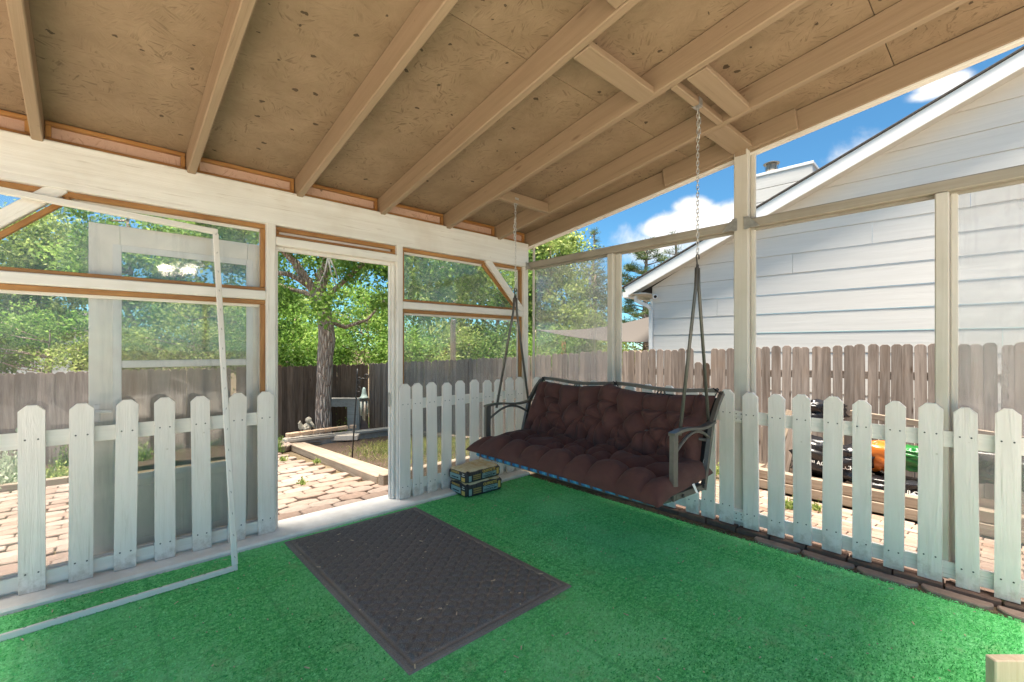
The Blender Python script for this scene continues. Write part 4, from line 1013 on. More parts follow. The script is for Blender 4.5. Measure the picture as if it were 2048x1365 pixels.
mb_ = [bl(600, 455, 8.8, 90, 60), bl(720, 500, 8.6, 90, 55), bl(770, 560, 8.4, 55, 60), bl(560, 620, 9.6, 40, 50), bl(650, 600, 8.0, 42, 38, 30), bl(740, 440, 9, 120, 70),
       bl(870, 520, 8.2, 110, 60), bl(960, 550, 8.2, 90, 50), bl(850, 600, 8.4, 60, 40), bl(500, 430, 9, 100, 50), bl(600, 360, 8.5, 220, 60), bl(820, 420, 8.5, 160, 70), bl(420, 480, 9.5, 90, 60)]
P_, tint, cl = crown_points(mb_, 34000, 330, .20)
obj('crown', leaf_mesh('crown', P_, .095, None, .55, tint), LEAFA, mt)

# trees and bushes behind the back fence
def T(name, x, d, label, spec, leaf, n, size, **kw):
    p = atD(x, 740, d); base = (p.x, p.y, gz(p.x, p.y)); return tree(name, base, label, [bl(x + a, y_, d + dd, rx, rz) for (a, y_, dd, rx, rz) in spec], leaf, n, size, sd=int(x) + 3, **kw)
T('garden_tree', -60, 12.5, 'tall pale green tree beyond the grey fence, its crown reaching over the knee brace', [(0, 520, 0, 150, 110), (40, 640, 0, 130, 90), (120, 470, .4, 90, 50)], LEAFB, 15000, .13, nclump=150)
T('garden_tree', 85, 13.5, 'slender yellow-green tree behind the back fence and the pale shed', [(0, 560, 0, 105, 75), (30, 470, 0, 80, 45), (-40, 660, .3, 80, 50)], LEAFB, 13000, .12, nclump=130)
T('garden_tree', 255, 13.0, 'bright green bushy tree seen through the upper glass of the storm door', [(0, 540, 0, 110, 80), (20, 450, .4, 110, 45), (40, 650, -.4, 110, 80)], LEAFA, 16000, .12, nclump=150)
T('garden_tree', 430, 13.4, 'mid green tree behind the lower glass of the storm door', [(0, 560, 0, 110, 90), (-30, 660, -.3, 100, 70), (30, 470, .2, 110, 50)], LEAFA, 16000, .12, nclump=150)
T('leafy_shrub', 100, 11.6, 'thick green shrub rising over the fence beside the pale shed', [(-120, 700, 0, 90, 45), (-50, 660, 0, 60, 55)], LEAFA, 7000, .09, nclump=80, trunk_r=.05)
T('leafy_shrub', 385, 11.8, 'loose pale shrub over the fence behind the door glass', [(0, 690, 0, 120, 50), (40, 640, 0, 80, 50)], LEAFB, 8000, .09, nclump=90, trunk_r=.05)
T('leafy_shrub', 590, 11.6, 'dense glossy bush over the dark fence at the doorway, left of the furrowed trunk', [(0, 690, 0, 60, 55), (-40, 640, .3, 60, 60)], LEAFA, 9000, .085, nclump=90, trunk_r=.05)
T('leafy_shrub', 735, 11.8, 'dense glossy bush over the dark fence behind the wind chime', [(0, 680, 0, 75, 55), (-30, 620, .5, 70, 60), (60, 640, .4, 60, 60)], LEAFA, 11000, .085, nclump=110, trunk_r=.05)
T('garden_tree', 640, 15, 'dark green tree filling the gap behind the furrowed trunk', [(0, 560, 0, 130, 100), (60, 470, 0, 120, 70), (-60, 650, 0, 110, 70)], LEAFC, 14000, .12, nclump=140)
T('garden_tree', 860, 13.5, 'pale green tree behind the side fence and the square wooden post', [(0, 640, 0, 90, 70), (40, 560, .4, 100, 60)], LEAFB, 12000, .10, nclump=120)
T('garden_tree', 990, 14.5, 'dark rounded tree behind the side fence near the porch corner', [(0, 650, 0, 100, 70), (30, 560, .4, 100, 70), (-40, 690, 0, 80, 40)], LEAFC, 14000, .12, nclump=130)
T('garden_tree', 1100, 14.5, 'large light green tree beyond the shade sail', [(0, 610, 0, 70, 90), (10, 520, .4, 62, 50), (40, 655, -.3, 80, 50), (-5, 480, .2, 55, 30)], LEAFB, 17000, .12, nclump=170)
T('garden_tree', 1190, 18, 'thin airy tree standing between the light green tree and the pine', [(0, 620, 0, 40, 60), (-5, 550, 0, 22, 60), (20, 665, 0, 55, 30)], LEAFP, 5000, .10, nclump=70, spread=.2)
def pine(x, d, y_top, y_bot, rpx, label, n=9000, sd=3):
    p = atD(x, 740, d); base = Vector((p.x, p.y, gz(p.x, p.y))); t = thing('pine_tree', base, label, 'tree', 'pine trees'); b = MB(); rs = random.Random(sd)
    top = atD(x, y_top, d); pts = limb(b, base, top, .16, .03, 10, .01, sd); C_ = []; D_ = []; tn = []
    for k in range(95):
        f = rs.random() ** .8; z = top.z - f * (top.z - atD(x, y_bot, d).z); a = rs.uniform(0, 6.28); r = (.12 + .88 * f ** .6) * rpx * d / FPX * rs.uniform(.35, 1.05)
        c = Vector((top.x + r * math.cos(a), top.y + r * math.sin(a), z + .12 * r)); b.tube([Vector((top.x, top.y, z - .15 * r)), c], [.025, .008], 5)
        m = n // 95; dv = RNG.normal(size=(m, 3)); dv[:, 2] = np.abs(dv[:, 2]) * .9; dv /= np.linalg.norm(dv, axis=1)[:, None]
        C_.append(np.array(c) + dv * RNG.uniform(.03, .24, (m, 1))); D_.append(dv); tn.append(np.full(m, rs.uniform(.2, .85)))
    obj('trunk', b, BARK, t, smooth=True); obj('crown', leaf_mesh('crown', np.vstack(C_), .13, np.vstack(D_), .12, np.concatenate(tn)), LEAFP, t); return t
pine(1292, 14, 488, 700, 78, 'tall pine tree behind the shade sail and the neighbouring eave', 15000)
pine(1188, 22, 462, 690, 45, 'slim distant pine with a pointed top behind the light green tree', 6000, 5)
pine(1352, 19, 470, 700, 60, 'pine tree top showing just over the neighbouring roof', 7000, 9)

for (x, d, w, lab, lf_) in ((640, 11.4, 70, 'low leafy bush over the dark fence right behind the furrowed trunk', LEAFA), (800, 11.6, 70, 'low leafy bush over the fence corner behind the door jamb', LEAFA), (880, 12.4, 80, 'low pale bush over the side fence beside the square wooden post', LEAFB),
                           (975, 12.6, 80, 'dark low bush over the side fence below the rounded tree', LEAFC), (1075, 12.8, 80, 'low bush over the side fence under the tip of the shade sail', LEAFA), (1190, 14, 90, 'low bush beyond the side fence under the shade sail', LEAFB), (480, 12, 90, 'low bush over the brown fence behind the hinge side of the storm door', LEAFA), (215, 12, 90, 'low bush over the brown fence behind the free edge of the storm door', LEAFB)):
    T('leafy_shrub', x, d, lab, [(0, 712, 0, w, 34), (w * .3, 690, .3, w * .7, 34)], lf_, 6500, .085, nclump=90, trunk_r=.04)
# ------------------------------------------------------------------ board fences
def dogear(w, h, t=.016): c = w * .30; return MB().prism([(0, -w / 2), (h - c, -w / 2), (h - c * .45, -w / 2 + c * .35), (h, -w / 2 + c * .95), (h, w / 2 - c * .95), (h - c * .45, w / 2 - c * .35), (h - c, w / 2), (0, w / 2)], 0, t, None, .002).mesh('board')
FB = {}
def board_fence(nm, A, B, top, label, mat, step, w, sd, skip=(), base=None, group='board fences round the yard'):
    A, B = Vector(A), Vector(B); L = (B - A).length; n = int(L / step); d = (B - A).normalized(); nr = Vector((d.y, -d.x, 0))
    if nr.dot(Vector((-A.x, -A.y, 0))) < 0: nr = -nr
    t = thing(nm, (A.x, A.y, gz(A.x, A.y)), label, 'fence', group); rs = random.Random(sd)
    for i in range(n + 1):
        p = A + d * (i * step); zt = top(i * step) + rs.uniform(-.014, .014); zb = gz(p.x, p.y) - .03
        q_ = topx((p.x, p.y, zt))
        if q_[0] < -120 or q_[0] > 2170 or q_[2] < .3: continue
        if i in skip: zt -= .18
        h = round(zt - zb, 1); ww = round(w * rs.choice((.96, 1, 1, 1.04)), 4); key = (h, ww)
        if key not in FB: FB[key] = dogear(ww, h)
        y_ = nr.cross(Vector((0, 0, 1))) if False else Vector((0, 0, 1)).cross(nr) * -1
        m = Matrix((Vector((0, 0, 1)), nr.cross(Vector((0, 0, 1))), nr)).transposed().to_4x4(); m.translation = Vector((p.x, p.y, zt - h)) + nr * (.006 * (i % 2))
        obj('board', FB[key], mat if rs.random() < .93 else (FENCE if mat is FENCED else FENCED), t, m @ Matrix.Rotation(rs.uniform(-.008, .008), 4, 'Z'))
    for f in (.22, .80):
        for k in range(0, n, 24):
            a = A + d * (k * step); b2 = A + d * (min(n, k + 24) * step); za = gz(a.x, a.y); zb_ = gz(b2.x, b2.y)
            beam('fence_rail', t, mat, Vector((a.x, a.y, za + (top(k * step) - za) * f)) - nr * .02, Vector((b2.x, b2.y, zb_ + (top(min(n, k + 24) * step) - zb_) * f)) - nr * .02, .035, .085, c=.003)
    return t
FA, FC = (6.62, -1.0, 0), (4.55, 9.8, 0)
def topR(s):
    y = -1.0 + s * .982; return float(np.interp(y, [-1, 1.24, 3.84, 7.0, 9.8], [1.35, 1.33, 1.262, 1.076, .935]))
board_fence('board_fence', FA, FC, topR, 'weathered grey dog-eared board fence along the neighbouring house', FENCE, .101, .093, 3, skip=(37, 38))
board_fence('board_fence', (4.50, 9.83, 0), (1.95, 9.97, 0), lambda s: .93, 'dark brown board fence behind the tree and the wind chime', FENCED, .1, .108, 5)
board_fence('board_fence', (1.80, 9.99, 0), (-3.2, 10.35, 0), lambda s: .915, 'brown board fence behind the storm door and the flower bed', FENCE, .112, .119, 7)
p = atD(557, 735, 9.4); tag(beam('fence_post', None, POSTO, (p.x, p.y, gz(p.x, p.y)), (p.x, p.y, .94), .10, .10, (0, 1, 0)), 'new orange wooden post at the end of the dark brown fence', 'post')

# ------------------------------------------------------------------ neighbouring house
HP, HD = Vector((7.46, 2.65, 0)), Vector((-.054, .9986, 0)).normalized(); HN = Vector((-HD.y, HD.x, 0))
def onH(x, y, off=0.):
    v = pxdir(x, y); s = (HP + HN * off - CAMP).dot(HN) / v.dot(HN); return CAMP + v * s
def hs(p): return (Vector((p.x, p.y, 0)) - HP).dot(HD)
def hpt(s, z, off=0.): p = HP + HD * s + HN * off; return Vector((p.x, p.y, z))
hs0 = hs(onH(1305, 640)); hs1 = hs(onH(2048, 640)) - 2.5
nb = thing('neighbouring_house', hpt((hs0 + hs1) / 2, -.4), 'white lap-sided neighbouring house with gable roof beyond the fence', 'house')
OV = .30
ra, rb_ = onH(1256, 592, OV), onH(2040, 139, OV)          # lower edge of the rake board
def rake(s): t = (s - hs(ra)) / (hs(rb_) - hs(ra)); return ra.z + (rb_.z - ra.z) * t
def wall_top(s): return rake(s) + .05
z = onH(1503, 667).z - .287 * 5; ex = .287
while z < wall_top(hs1):
    z1 = z + ex; s_l = hs0
    lo, hi = hs1, hs0
    # left end of this course where it meets the rake
    def s_at(zz):
        k = (zz - ra.z - .05) / (rb_.z - ra.z) * (hs(rb_) - hs(ra)) + hs(ra); return min(hs0, k)
    sA, sB = s_at(z), s_at(z1)
    if sA <= hs1: break
    off0, off1 = .013, .003
    Mx = Matrix((-HD, HN, Vector((0, 0, 1)))).transposed().to_4x4(); Mx.translation = hpt(hs0, z); iv = Mx.inverted(); sB = max(sB, hs1)
    cut = min(sA, sB) - .5 - 2.6 * ((z * 7.31) % 1.0); cuts = [None] + [c for c in (cut, cut - 3.66) if c > hs1 + .3] + [hs1]
    for a_, b_ in zip(cuts[:-1], cuts[1:]):
        l0, l1 = (sA, sB) if a_ is None else (a_ - .0035, a_ - .0035); dz = 0 if a_ is None else .0012
        vs = [hpt(l0, z + .004 + dz, off0), hpt(b_, z + .004, off0), hpt(b_, z1, off1), hpt(l1, z1, off1), hpt(l0, z + .004, -.012), hpt(b_, z + .004, -.012), hpt(b_, z1, -.012), hpt(l1, z1, -.012)]
        obj('siding_board', MB().add([iv @ v for v in vs], [(0, 1, 2, 3)[::-1], (4, 5, 6, 7), (0, 1, 5, 4), (1, 2, 6, 5), (2, 3, 7, 6), (3, 0, 4, 7)]), SIDING, nb, Mx)
    z = z1
cb = MB().box(0, 1, 0, 1, 0, 1); 
beam('corner_board', nb, FASCIA, hpt(hs0 + .012, -.5, .0), hpt(hs0 + .012, onH(1305, 600).z + .02, .0), .05, .04, HD, .004)
rd = (rb_ - ra).normalized(); rl = (rb_ - ra).length * 1.55; upn = rd.cross(HN).normalized(); upn = upn if upn.z > 0 else -upn
fw = .17
def rk(t, up=0, off=0): return ra + rd * t + upn * up + HN * off
beam('rake_board', nb, FASCIA, rk(-.01, fw / 2), rk(rl, fw / 2), .024, fw, upn, .003)
beam('soffit', nb, SOFFIT, rk(.0, .05, -.16), rk(rl, .05, -.16), .29, .014, upn, .002)
beam('roof_slope', nb, SHINGLE, rk(-.06, fw + .016, -1.9), rk(rl, fw + .016, -1.9), 3.86, .026, upn, .004)
# eave return, gutter and downpipe
e0 = hpt(hs(ra), ra.z + .02, OV)
gt = MB(); gt.bar([e0 + HD * .045 + HN * .02, e0 + HD * .045 - HN * 4.0], .11, .10); obj('gutter', gt, FASCIA, nb)
sfm = MB().add([hpt(hs(ra), ra.z + .02, OV - .03), hpt(hs0, ra.z + .02, OV - .03), hpt(hs0, ra.z + .02, -4), hpt(hs(ra), ra.z + .02, -4), hpt(hs(ra), ra.z + .035, OV - .03), hpt(hs0, ra.z + .035, OV - .03), hpt(hs0, ra.z + .035, -4), hpt(hs(ra), ra.z + .035, -4)], [(0, 1, 2, 3), (7, 6, 5, 4), (0, 4, 5, 1), (1, 5, 6, 2), (2, 6, 7, 3), (3, 7, 4, 0)]); obj('eave_soffit', sfm, SOFFIT, nb)
dn = MB(); dn.bar([onH(a, c, o) for a, c, o in ((1271, 592, .16), (1272, 601, .16), (1283, 607, .13), (1296, 612, .09), (1302, 620, .05), (1302, 640, .045), (1302, 720, .045))], .062, .05, HN); obj('downpipe', dn, FASCIA, nb)
sdw = MB().add([hpt(hs0, -.5), hpt(hs0, e0.z), hpt(hs0, e0.z, -6), hpt(hs0, -.5, -6), hpt(hs0 - .02, -.5), hpt(hs0 - .02, e0.z), hpt(hs0 - .02, e0.z, -6), hpt(hs0 - .02, -.5, -6)], [(0, 1, 2, 3), (7, 6, 5, 4), (0, 4, 5, 1), (1, 5, 6, 2), (2, 6, 7, 3), (3, 7, 4, 0)]); obj('end_wall', sdw, SIDING, nb)
# chimney
ch0, ch1 = onH(1490, 352, -1.5), onH(1625, 333, -1.5); c_s0, c_s1 = hs(ch0), hs(ch1); ctz = (ch0.z + ch1.z) / 2
cm = thing('chimney', hpt((c_s0 + c_s1) / 2, ctz - 1, -1.7), 'white sided chimney box with round metal cap on the neighbouring roof', 'chimney')
def hbox(s0, s1, z0, z1, o0, o1, c=.004):
    Mx = Matrix((-HD, -HN, Vector((0, 0, 1)))).transposed().to_4x4(); Mx.translation = hpt(s0, z0, o0); return MB().box(0, s0 - s1, 0, o0 - o1, 0, z1 - z0, c), Mx
k = 0; zz = ctz - .02
while zz > ctz - 1.9:
    m_, Mx = hbox(c_s0, c_s1, zz - .235, zz - .004, -1.5 + (.006), -2.3); obj('siding_board', m_, SIDING, cm, Mx); zz -= .24
m_, Mx = hbox(c_s0 + .02, c_s1 - .02, ctz - .02, ctz + .03, -1.48, -2.32); obj('cap_board', m_, FASCIA, cm, Mx)
fp = hpt(hs(onH(1543, 340, -1.9)), ctz, -1.9); fl_ = MB(); fl_.lathe([(.12, .03), (.12, .06), (.09, .07), (.09, .29)], 18, Matrix.Translation(fp)); obj('flue', fl_, RAILG, cm, smooth=True)
fl_ = MB(); fl_.lathe([(.135, .295), (.14, .305), (.08, .33), (.01, .34)], 18, Matrix.Translation(fp))
for a in range(6): fl_.tube([fp + Vector((.09 * math.cos(a * 1.047), .09 * math.sin(a * 1.047), .15)), fp + Vector((.12 * math.cos(a * 1.047), .12 * math.sin(a * 1.047), .31))], .005, 5)
obj('rain_cap', fl_, METAL, cm)
# security camera on the gable corner
cp = onH(1313, 594, .02); sc = thing('security_camera', cp, 'small white bullet security camera on the corner of the lap-sided house', 'camera')
b = MB(); ax = (Vector((-.75, -.6, -.15))).normalized(); b.tube([cp + HN * .07 - ax * .05, cp + HN * .07 + ax * .07], .042, 14); b.tube([cp - HN * .01, cp + HN * .07], .02, 10); obj('housing', b, CAMW, sc, smooth=False)
b = MB(); b.tube([cp + HN * .07 + ax * .069, cp + HN * .07 + ax * .074], .028, 14); obj('lens', b, LENS, sc)

# ------------------------------------------------------------------ shade sail and posts beyond the fence
def sail():
    A, B, C_ = atD(1070, 660, 11.5), atD(1345, 622, 9.6), atD(1345, 686, 8.3); P = []; n = 24
    for i in range(n + 1):
        t = i / n; a = A.lerp(B, t) + Vector((0, 0, -.16 * math.sin(math.pi * t))); c = A.lerp(C_, t) + Vector((0, 0, -.10 * math.sin(math.pi * t) ))
        P.append([a.lerp(c, j / 12) - Vector((0, 0, .05 * math.sin(math.pi * j / 12) * t)) for j in range(13)])
    b = MB(); b.grid(P); b.grid([[p + Vector((0, 0, .008)) for p in r][::-1] for r in P]); return b
tag(obj('shade_sail', sail(), SAIL, smooth=True), 'grey triangular shade sail stretched beyond the fence', 'shade sail')
for x, y0, d, hw, lab in ((906, 640, 11.2, .10, 'square tan wooden post rising behind the side fence'), (1127, 684, 12.2, .09, 'thin brown post holding the shade sail')):
    p = atD(x, y0, d); tag(beam('wooden_post', None, TIMBER if x == 906 else POSTO, (p.x, p.y, gz(p.x, p.y) - .1), (p.x, p.y, p.z), hw, hw, (0, 1, 0)), lab, 'post')
# pale shed seen through the leaves
p = atD(100, 700, 19.5); sh = thing('garden_shed', (p.x, p.y, -.95), 'pale shed half hidden by leaves beyond the back fence', 'shed')
Ms = Matrix.Translation((p.x, p.y, -.95)) @ Matrix.Rotation(R(10), 4, 'Z')
obj('wall', MB().box(-2.2, 2.2, -1.2, 1.2, 0, 3.0, .02), FASCIA, sh, Ms); obj('roof', MB().prism([(-1.5, 3.0), (1.5, 3.0), (0, 3.9)], -2.4, 2.4, Matrix(((0, 0, 1, 0), (1, 0, 0, 0), (0, 1, 0, 0), (0, 0, 0, 1)))), SHINGLE, sh, Ms)
wn = obj('window', MB().box(.4, 1.4, -1.23, -1.205, 1.2, 2.2, .01), FASCIA, sh, Ms); obj('pane', MB().box(.5, 1.3, -1.245, -1.232, 1.3, 2.1, .003), LENS, wn, Ms)

# ------------------------------------------------------------------ planter box by the path
pl = thing('planter_box', (3.4, 6.4, -.3), 'low timber planter box with sparse grass beside the paver path', 'planter')
A_, B_ = Vector((2.42, 8.3, 0)), Vector((2.13, 4.42, 0))
def gp(v, dz=0): return Vector((v.x, v.y, gz(v.x, v.y) + dz))
beam('side_timber', pl, TIMBER, gp(A_, .02) + Vector((.13, 0, 0)), gp(B_, .02) + Vector((.13, 0, 0)), .24, .11, c=.008)
beam('front_timber', pl, TIMBER, gp(Vector((2.14, 4.33, 0)), .05), gp(Vector((4.6, 4.55, 0)), .10), .10, .12, c=.008)
beam('back_timber', pl, GREYW, gp(Vector((2.38, 8.42, 0)), .13), gp(Vector((5.2, 8.75, 0)), .22), .2, .05, c=.006)
beam('back_wall', pl, CONC, gp(Vector((2.42, 8.44, 0)), -.06), gp(Vector((5.2, 8.77, 0)), .03), .12, .32, c=.01)
beam('far_timber', pl, TIMBER, gp(Vector((4.65, 4.5, 0)), .08), gp(Vector((4.75, 8.6, 0)), .08), .12, .14, c=.008)
P = [[(2.4 + 2.3 * i / 12, 4.4 + 4. * j / 14, gz(2.4, 4.4 + 4. * j / 14) - .03 + .09 * math.exp(-((i - 7) / 4) ** 2 - ((j - 5) / 4) ** 2) + random.uniform(-.01, .01)) for j in range(15)] for i in range(13)]
obj('soil', MB().grid([r_[::-1] for r_ in P][::-1]), SOIL, pl, smooth=True)
n = 7000; gx = RNG.normal(3.55, .42, n); gy = RNG.normal(5.7, .65, n); ok = (gx > 2.45) & (gx < 4.6) & (gy > 4.5) & (gy < 8.2); gx, gy = gx[ok], gy[ok]
gz_ = -.05 - .08 * (gy - 3.6) - .01 + .09 * np.exp(-((gx - 3.74) / .77) ** 2 - ((gy - 5.83) / 1.14) ** 2)
dv = RNG.normal(size=(len(gx), 3)) * .6; dv[:, 2] = 1
g_ = obj('grass_mound', leaf_mesh('grass', np.stack([gx, gy, gz_ + .03], 1), .085, dv, .10), GRASSM, pl); g_['kind'] = 'stuff'
for k in range(6):
    t0 = k * .225; a = Vector((2.40 + t0, 8.38 + t0 * .11, 0)); a.z = gz(a.x, a.y) + .19 + (a.x - 2.4) * .0
    if k == 5: a.x += .06
    tag(obj('loose_brick', MB().box(0, .215 if k < 5 else .10, -.05, .05, 0, .062, .006), BRICKT, None, Matrix.Translation(a) @ Matrix.Rotation(R(6 + (k % 3)), 4, 'Z') @ Matrix.Rotation(R(-.5), 4, 'Y')),
        'tan brick laid end to end along the planter timber' if k < 5 else 'short broken red-tan brick at the end of the brick row', 'brick', 'bricks on the planter timber')
# border timbers and the flower bed on the door side
for (a, c, lab) in (((-4, 984), (138, 966), 'weathered border timber edging the flower bed behind the white pickets'), ((520, 914), (592, 894), 'short border timber at the end of the paver path beside the planter')):
    p0, p1 = onG(*a), onG(*c); tag(beam('border_timber', None, TIMBER, p0 + Vector((0, 0, .03)), p1 + Vector((0, 0, .03)), .10, .10, c=.008), lab, 'timber', 'border timbers')
bedP = [[(-3.2 + 6.2 * i / 20, 8.35 + 1.8 * j / 6, gz(0, 8.3 + 1.8 * j / 6) + .02 + random.uniform(-.02, .03)) for j in range(7)] for i in range(21)]
tag(obj('flower_bed_soil', MB().grid([r_[::-1] for r_ in bedP][::-1]), SOIL, smooth=True), kind='structure')
def tuft(nm, x, y, w, h, leaf, label, n=700, size=.06, asp=.4, cat='plant', grp='small yard plants', dz=0):
    p = onG(x, y); s = (p - CAMP).length / FPX; t = thing(nm, p, label, cat, grp)
    C_ = np.stack([RNG.normal(p.x, w * s / 3.2, n), RNG.normal(p.y, w * s / 3.2, n), p.z + np.abs(RNG.normal(0, h * s * .55, n)) + .01], 1)
    dv = C_ - np.array([p.x, p.y, p.z - .1]); dv /= np.linalg.norm(dv, axis=1)[:, None]
    st = MB()
    for k in range(5): limb(st, (p.x, p.y, p.z - .02), (p.x + random.uniform(-1, 1) * w * s / 5, p.y + random.uniform(-1, 1) * w * s / 5, p.z + h * s * .6), .006, .003, 4, .05, k)
    obj('stem', st, BARK, t); obj('foliage', leaf_mesh('foliage', C_, size, dv, asp), leaf, t); return t
tuft('silver_plant', 18, 976, 44, 40, LEAFS, 'silvery green rounded plant in the flower bed behind the pickets', 900, .07)
tuft('ground_cover', 108, 962, 34, 16, LEAFB, 'yellow-green mat plant beside the border timber', 700, .05)
tuft('bed_plant', 130, 936, 16, 26, LEAFC, 'thin dark green plant against the brown fence in the bed', 300, .06)
tuft('bed_plant', 288, 925, 20, 26, LEAFA, 'bright sprig seen through the lower door glass', 300, .06)
tuft('fence_weed', 596, 872, 26, 34, LEAFA, 'green weed clump at the fence foot left of the cherub', 700, .05)
tuft('fence_weed', 685, 868, 30, 26, LEAFA, 'green weed clump inside the bleached wooden frame', 700, .05)
tuft('fence_weed', 745, 866, 40, 22, LEAFA, 'low green weeds along the dark fence by the wind chime', 700, .05)
tuft('grass_tuft', 556, 905, 16, 26, LEAFA, 'grass tuft at the edge of the pavers beside the white post', 350, .07, .12)
tuft('paver_weed', 567, 923, 10, 6, LEAFB, 'small weed between pavers near the border timber', 120, .035)
tuft('paver_weed', 634, 927, 9, 6, LEAFB, 'small yellow-green weed between pavers beside the planter timber', 120, .035)
tuft('paver_weed', 604, 970, 10, 7, LEAFB, 'small weed in the middle of the paver path', 120, .03)
tuft('brick_weed', 1578, 1018, 22, 12, LEAFB, 'low weed growing between the patio bricks behind the pickets', 260, .035)
tuft('brick_weed', 1632, 1022, 12, 8, LEAFB, 'tiny weed on the patio bricks beside the timber bed', 140, .03)
tuft('brick_weed', 1432, 950, 14, 14, LEAFB, 'weed at the foot of the grey fence beside the swing arm', 200, .04)
# rocks round the tree foot
rs = random.Random(77)
for k, (x, y) in enumerate(((566, 893), (575, 886), (590, 888), (600, 880), (583, 880), (606, 888), (660, 878), (688, 872), (573, 899), (625, 884), (697, 868), (735, 872), (618, 889), (770, 872))):
    p = onG(x, y); b = MB(); b.ball((0, 0, 0), rs.uniform(.06, .13), 8, .7, .5)
    b.v = [(a * rs.uniform(.85, 1.15), c * rs.uniform(.85, 1.15), d * rs.uniform(.8, 1.2)) for a, c, d in b.v]
    tag(obj('garden_rock', b, ROCK, None, Matrix.Translation(p + Vector((0, 0, .06))) @ Matrix.Rotation(rs.uniform(0, 6), 4, 'Z')), 'rough stone lying among the rocks round the tree foot', 'rock', 'rocks round the tree foot')

# ------------------------------------------------------------------ garden ornaments
def remeshed(name, b, vox, mat, parent, M):
    o = obj(name, b, mat, parent, M); md = o.modifiers.new('remesh', 'REMESH'); md.mode = 'VOXEL'; md.voxel_size = vox; md.use_smooth_shade = True
    sm_ = o.modifiers.new('smooth', 'SMOOTH'); sm_.factor = .5; sm_.iterations = 3; return o
p = onG(614, 884); b = MB()
b.ball((0, 0, .20), .085, 12, .8, 1.1); b.ball((.02, -.02, .345), .062, 12); b.ball((.0, -.03, .09), .10, 12, .9, .7)
b.ball((-.07, -.08, .07), .05, 10); b.ball((.08, -.09, .07), .05, 10); b.tube([(.08, -.03, .25), (.11, -.09, .19), (.05, -.12, .25), (.03, -.08, .31)], .026, 8); b.tube([(-.07, -.03, .25), (-.09, -.09, .19), (-.03, -.12, .22)], .026, 8)
for s in (-1, 1):
    b.add([(s * .03, .05, .22), (s * .09, .07, .34), (s * .13, .07, .29), (s * .12, .07, .20), (s * .08, .06, .14), (s * .03, .085, .22), (s * .09, .10, .34), (s * .13, .10, .29), (s * .12, .10, .20), (s * .08, .09, .14)],
          [(0, 1, 2, 3, 4), (9, 8, 7, 6, 5), (0, 5, 6, 1), (1, 6, 7, 2), (2, 7, 8, 3), (3, 8, 9, 4), (4, 9, 5, 0)])
b.box(-.12, .12, -.11, .10, -.02, .05, .01)
stt = remeshed('cherub_statue', b, .010, STATUE, None, Matrix.Translation(p + Vector((0, 0, .07))) @ Matrix.Rotation(R(15), 4, 'Z') @ Matrix.Diagonal((.98, .98, .98, 1)))
tag(stt, 'small pale stone winged cherub sitting beside the tree trunk', 'statue')
# bleached wooden frame with a scalloped apron
a0, a1 = onG(640, 874), onG(714, 874); a0 = atD(640, 800, 9.5); a1 = atD(716, 800, 9.5); zt = a0.z - .0; zb = gz(a0.x, a0.y) + .0
wf = thing('wooden_surround', (a0.x, a0.y, zb), 'bleached grey wooden surround with scalloped apron standing behind the tree trunk', 'frame')
Mx = frame_from(Vector((a0.x, a0.y, 0)), Vector((a1.x, a1.y, 0)), (0, 0, 1)); Lw = (Vector((a1.x, a1.y, 0)) - Vector((a0.x, a0.y, 0))).length
ap = [(0, 0), (0, -.15)] + [(.10 + (Lw - .30) * k / 12, -.155 + .018 * abs(math.sin(k * 1.1))) for k in range(13)] + [(Lw, -.15), (Lw, 0)]
obj('apron', MB().prism([(x, y + zt) for x, y in ap], -.02, .02, Mx @ Matrix.Rotation(R(90), 4, 'X')), GREYW, wf)
for x in (.0, Lw - .22): obj('leg', MB().box(x, x + .22, -.0195, .0195, zb, zt - .151, .004), GREYW, wf, Mx)
obj('side_leg', MB().box(Lw + .001, Lw + .03, -.03, .16, zb, zt, .004), GREYW, wf, Mx)
obj('top_board', MB().box(-.04, Lw + .04, -.03, .17, zt + .001, zt + .028, .004), GREYW, wf, Mx)
p = onG(690, 880); tag(obj('stone_slab', MB().box(-.35, .25, -.10, .10, 0, .10, .01), CONC, None, Matrix.Translation(p) @ Matrix.Rotation(R(-35), 4, 'Z')), 'grey concrete slab on the ground before the bleached wooden surround', 'slab')
p = onG(729, 872); tag(obj('leaning_slab', MB().prism([(-.11, 0), (.15, 0), (-.02, .40), (-.11, .42)], -.03, .03, None, .0), BRICKD, None, Matrix.Translation(p) @ Matrix.Rotation(R(-35), 4, 'Z') @ Matrix.Rotation(R(80), 4, 'X')), 'dark red stone slab propped beside the bleached surround', 'slab')
# crook with wind chime
hb = onG(703, 922); ck = thing('shepherd_hook', hb, 'black iron shepherd hook with scrolls stuck in the planter soil', 'garden hook')
hd_ = (hb - CAMP).dot(Vector((math.cos(YAW), math.sin(YAW), 0)))
def hq(x, y): return atD(x, y, hd_)
b = MB(); b.tube([hb - Vector((0, 0, .1)), hq(708, 860), hq(712, 800), hq(714.5, 750), hq(715, 738)], .010, 7); obj('pole', b, DARKM, ck, smooth=True)
def spiral(cx, cy, r0, r1, a0, a1, n=16): return [hq(cx + (r0 + (r1 - r0) * k / n) * math.cos(a0 + (a1 - a0) * k / n), cy + (r0 + (r1 - r0) * k / n) * math.sin(a0 + (a1 - a0) * k / n)) for k in range(n + 1)]
b = MB(); b.tube([hq(714, 772), hq(718, 760), hq(726, 757), hq(732, 759)] + spiral(732, 753, 6, 2, 1.57, -4.2), .008, 6); obj('arm_scroll', b, DARKM, ck, smooth=True)
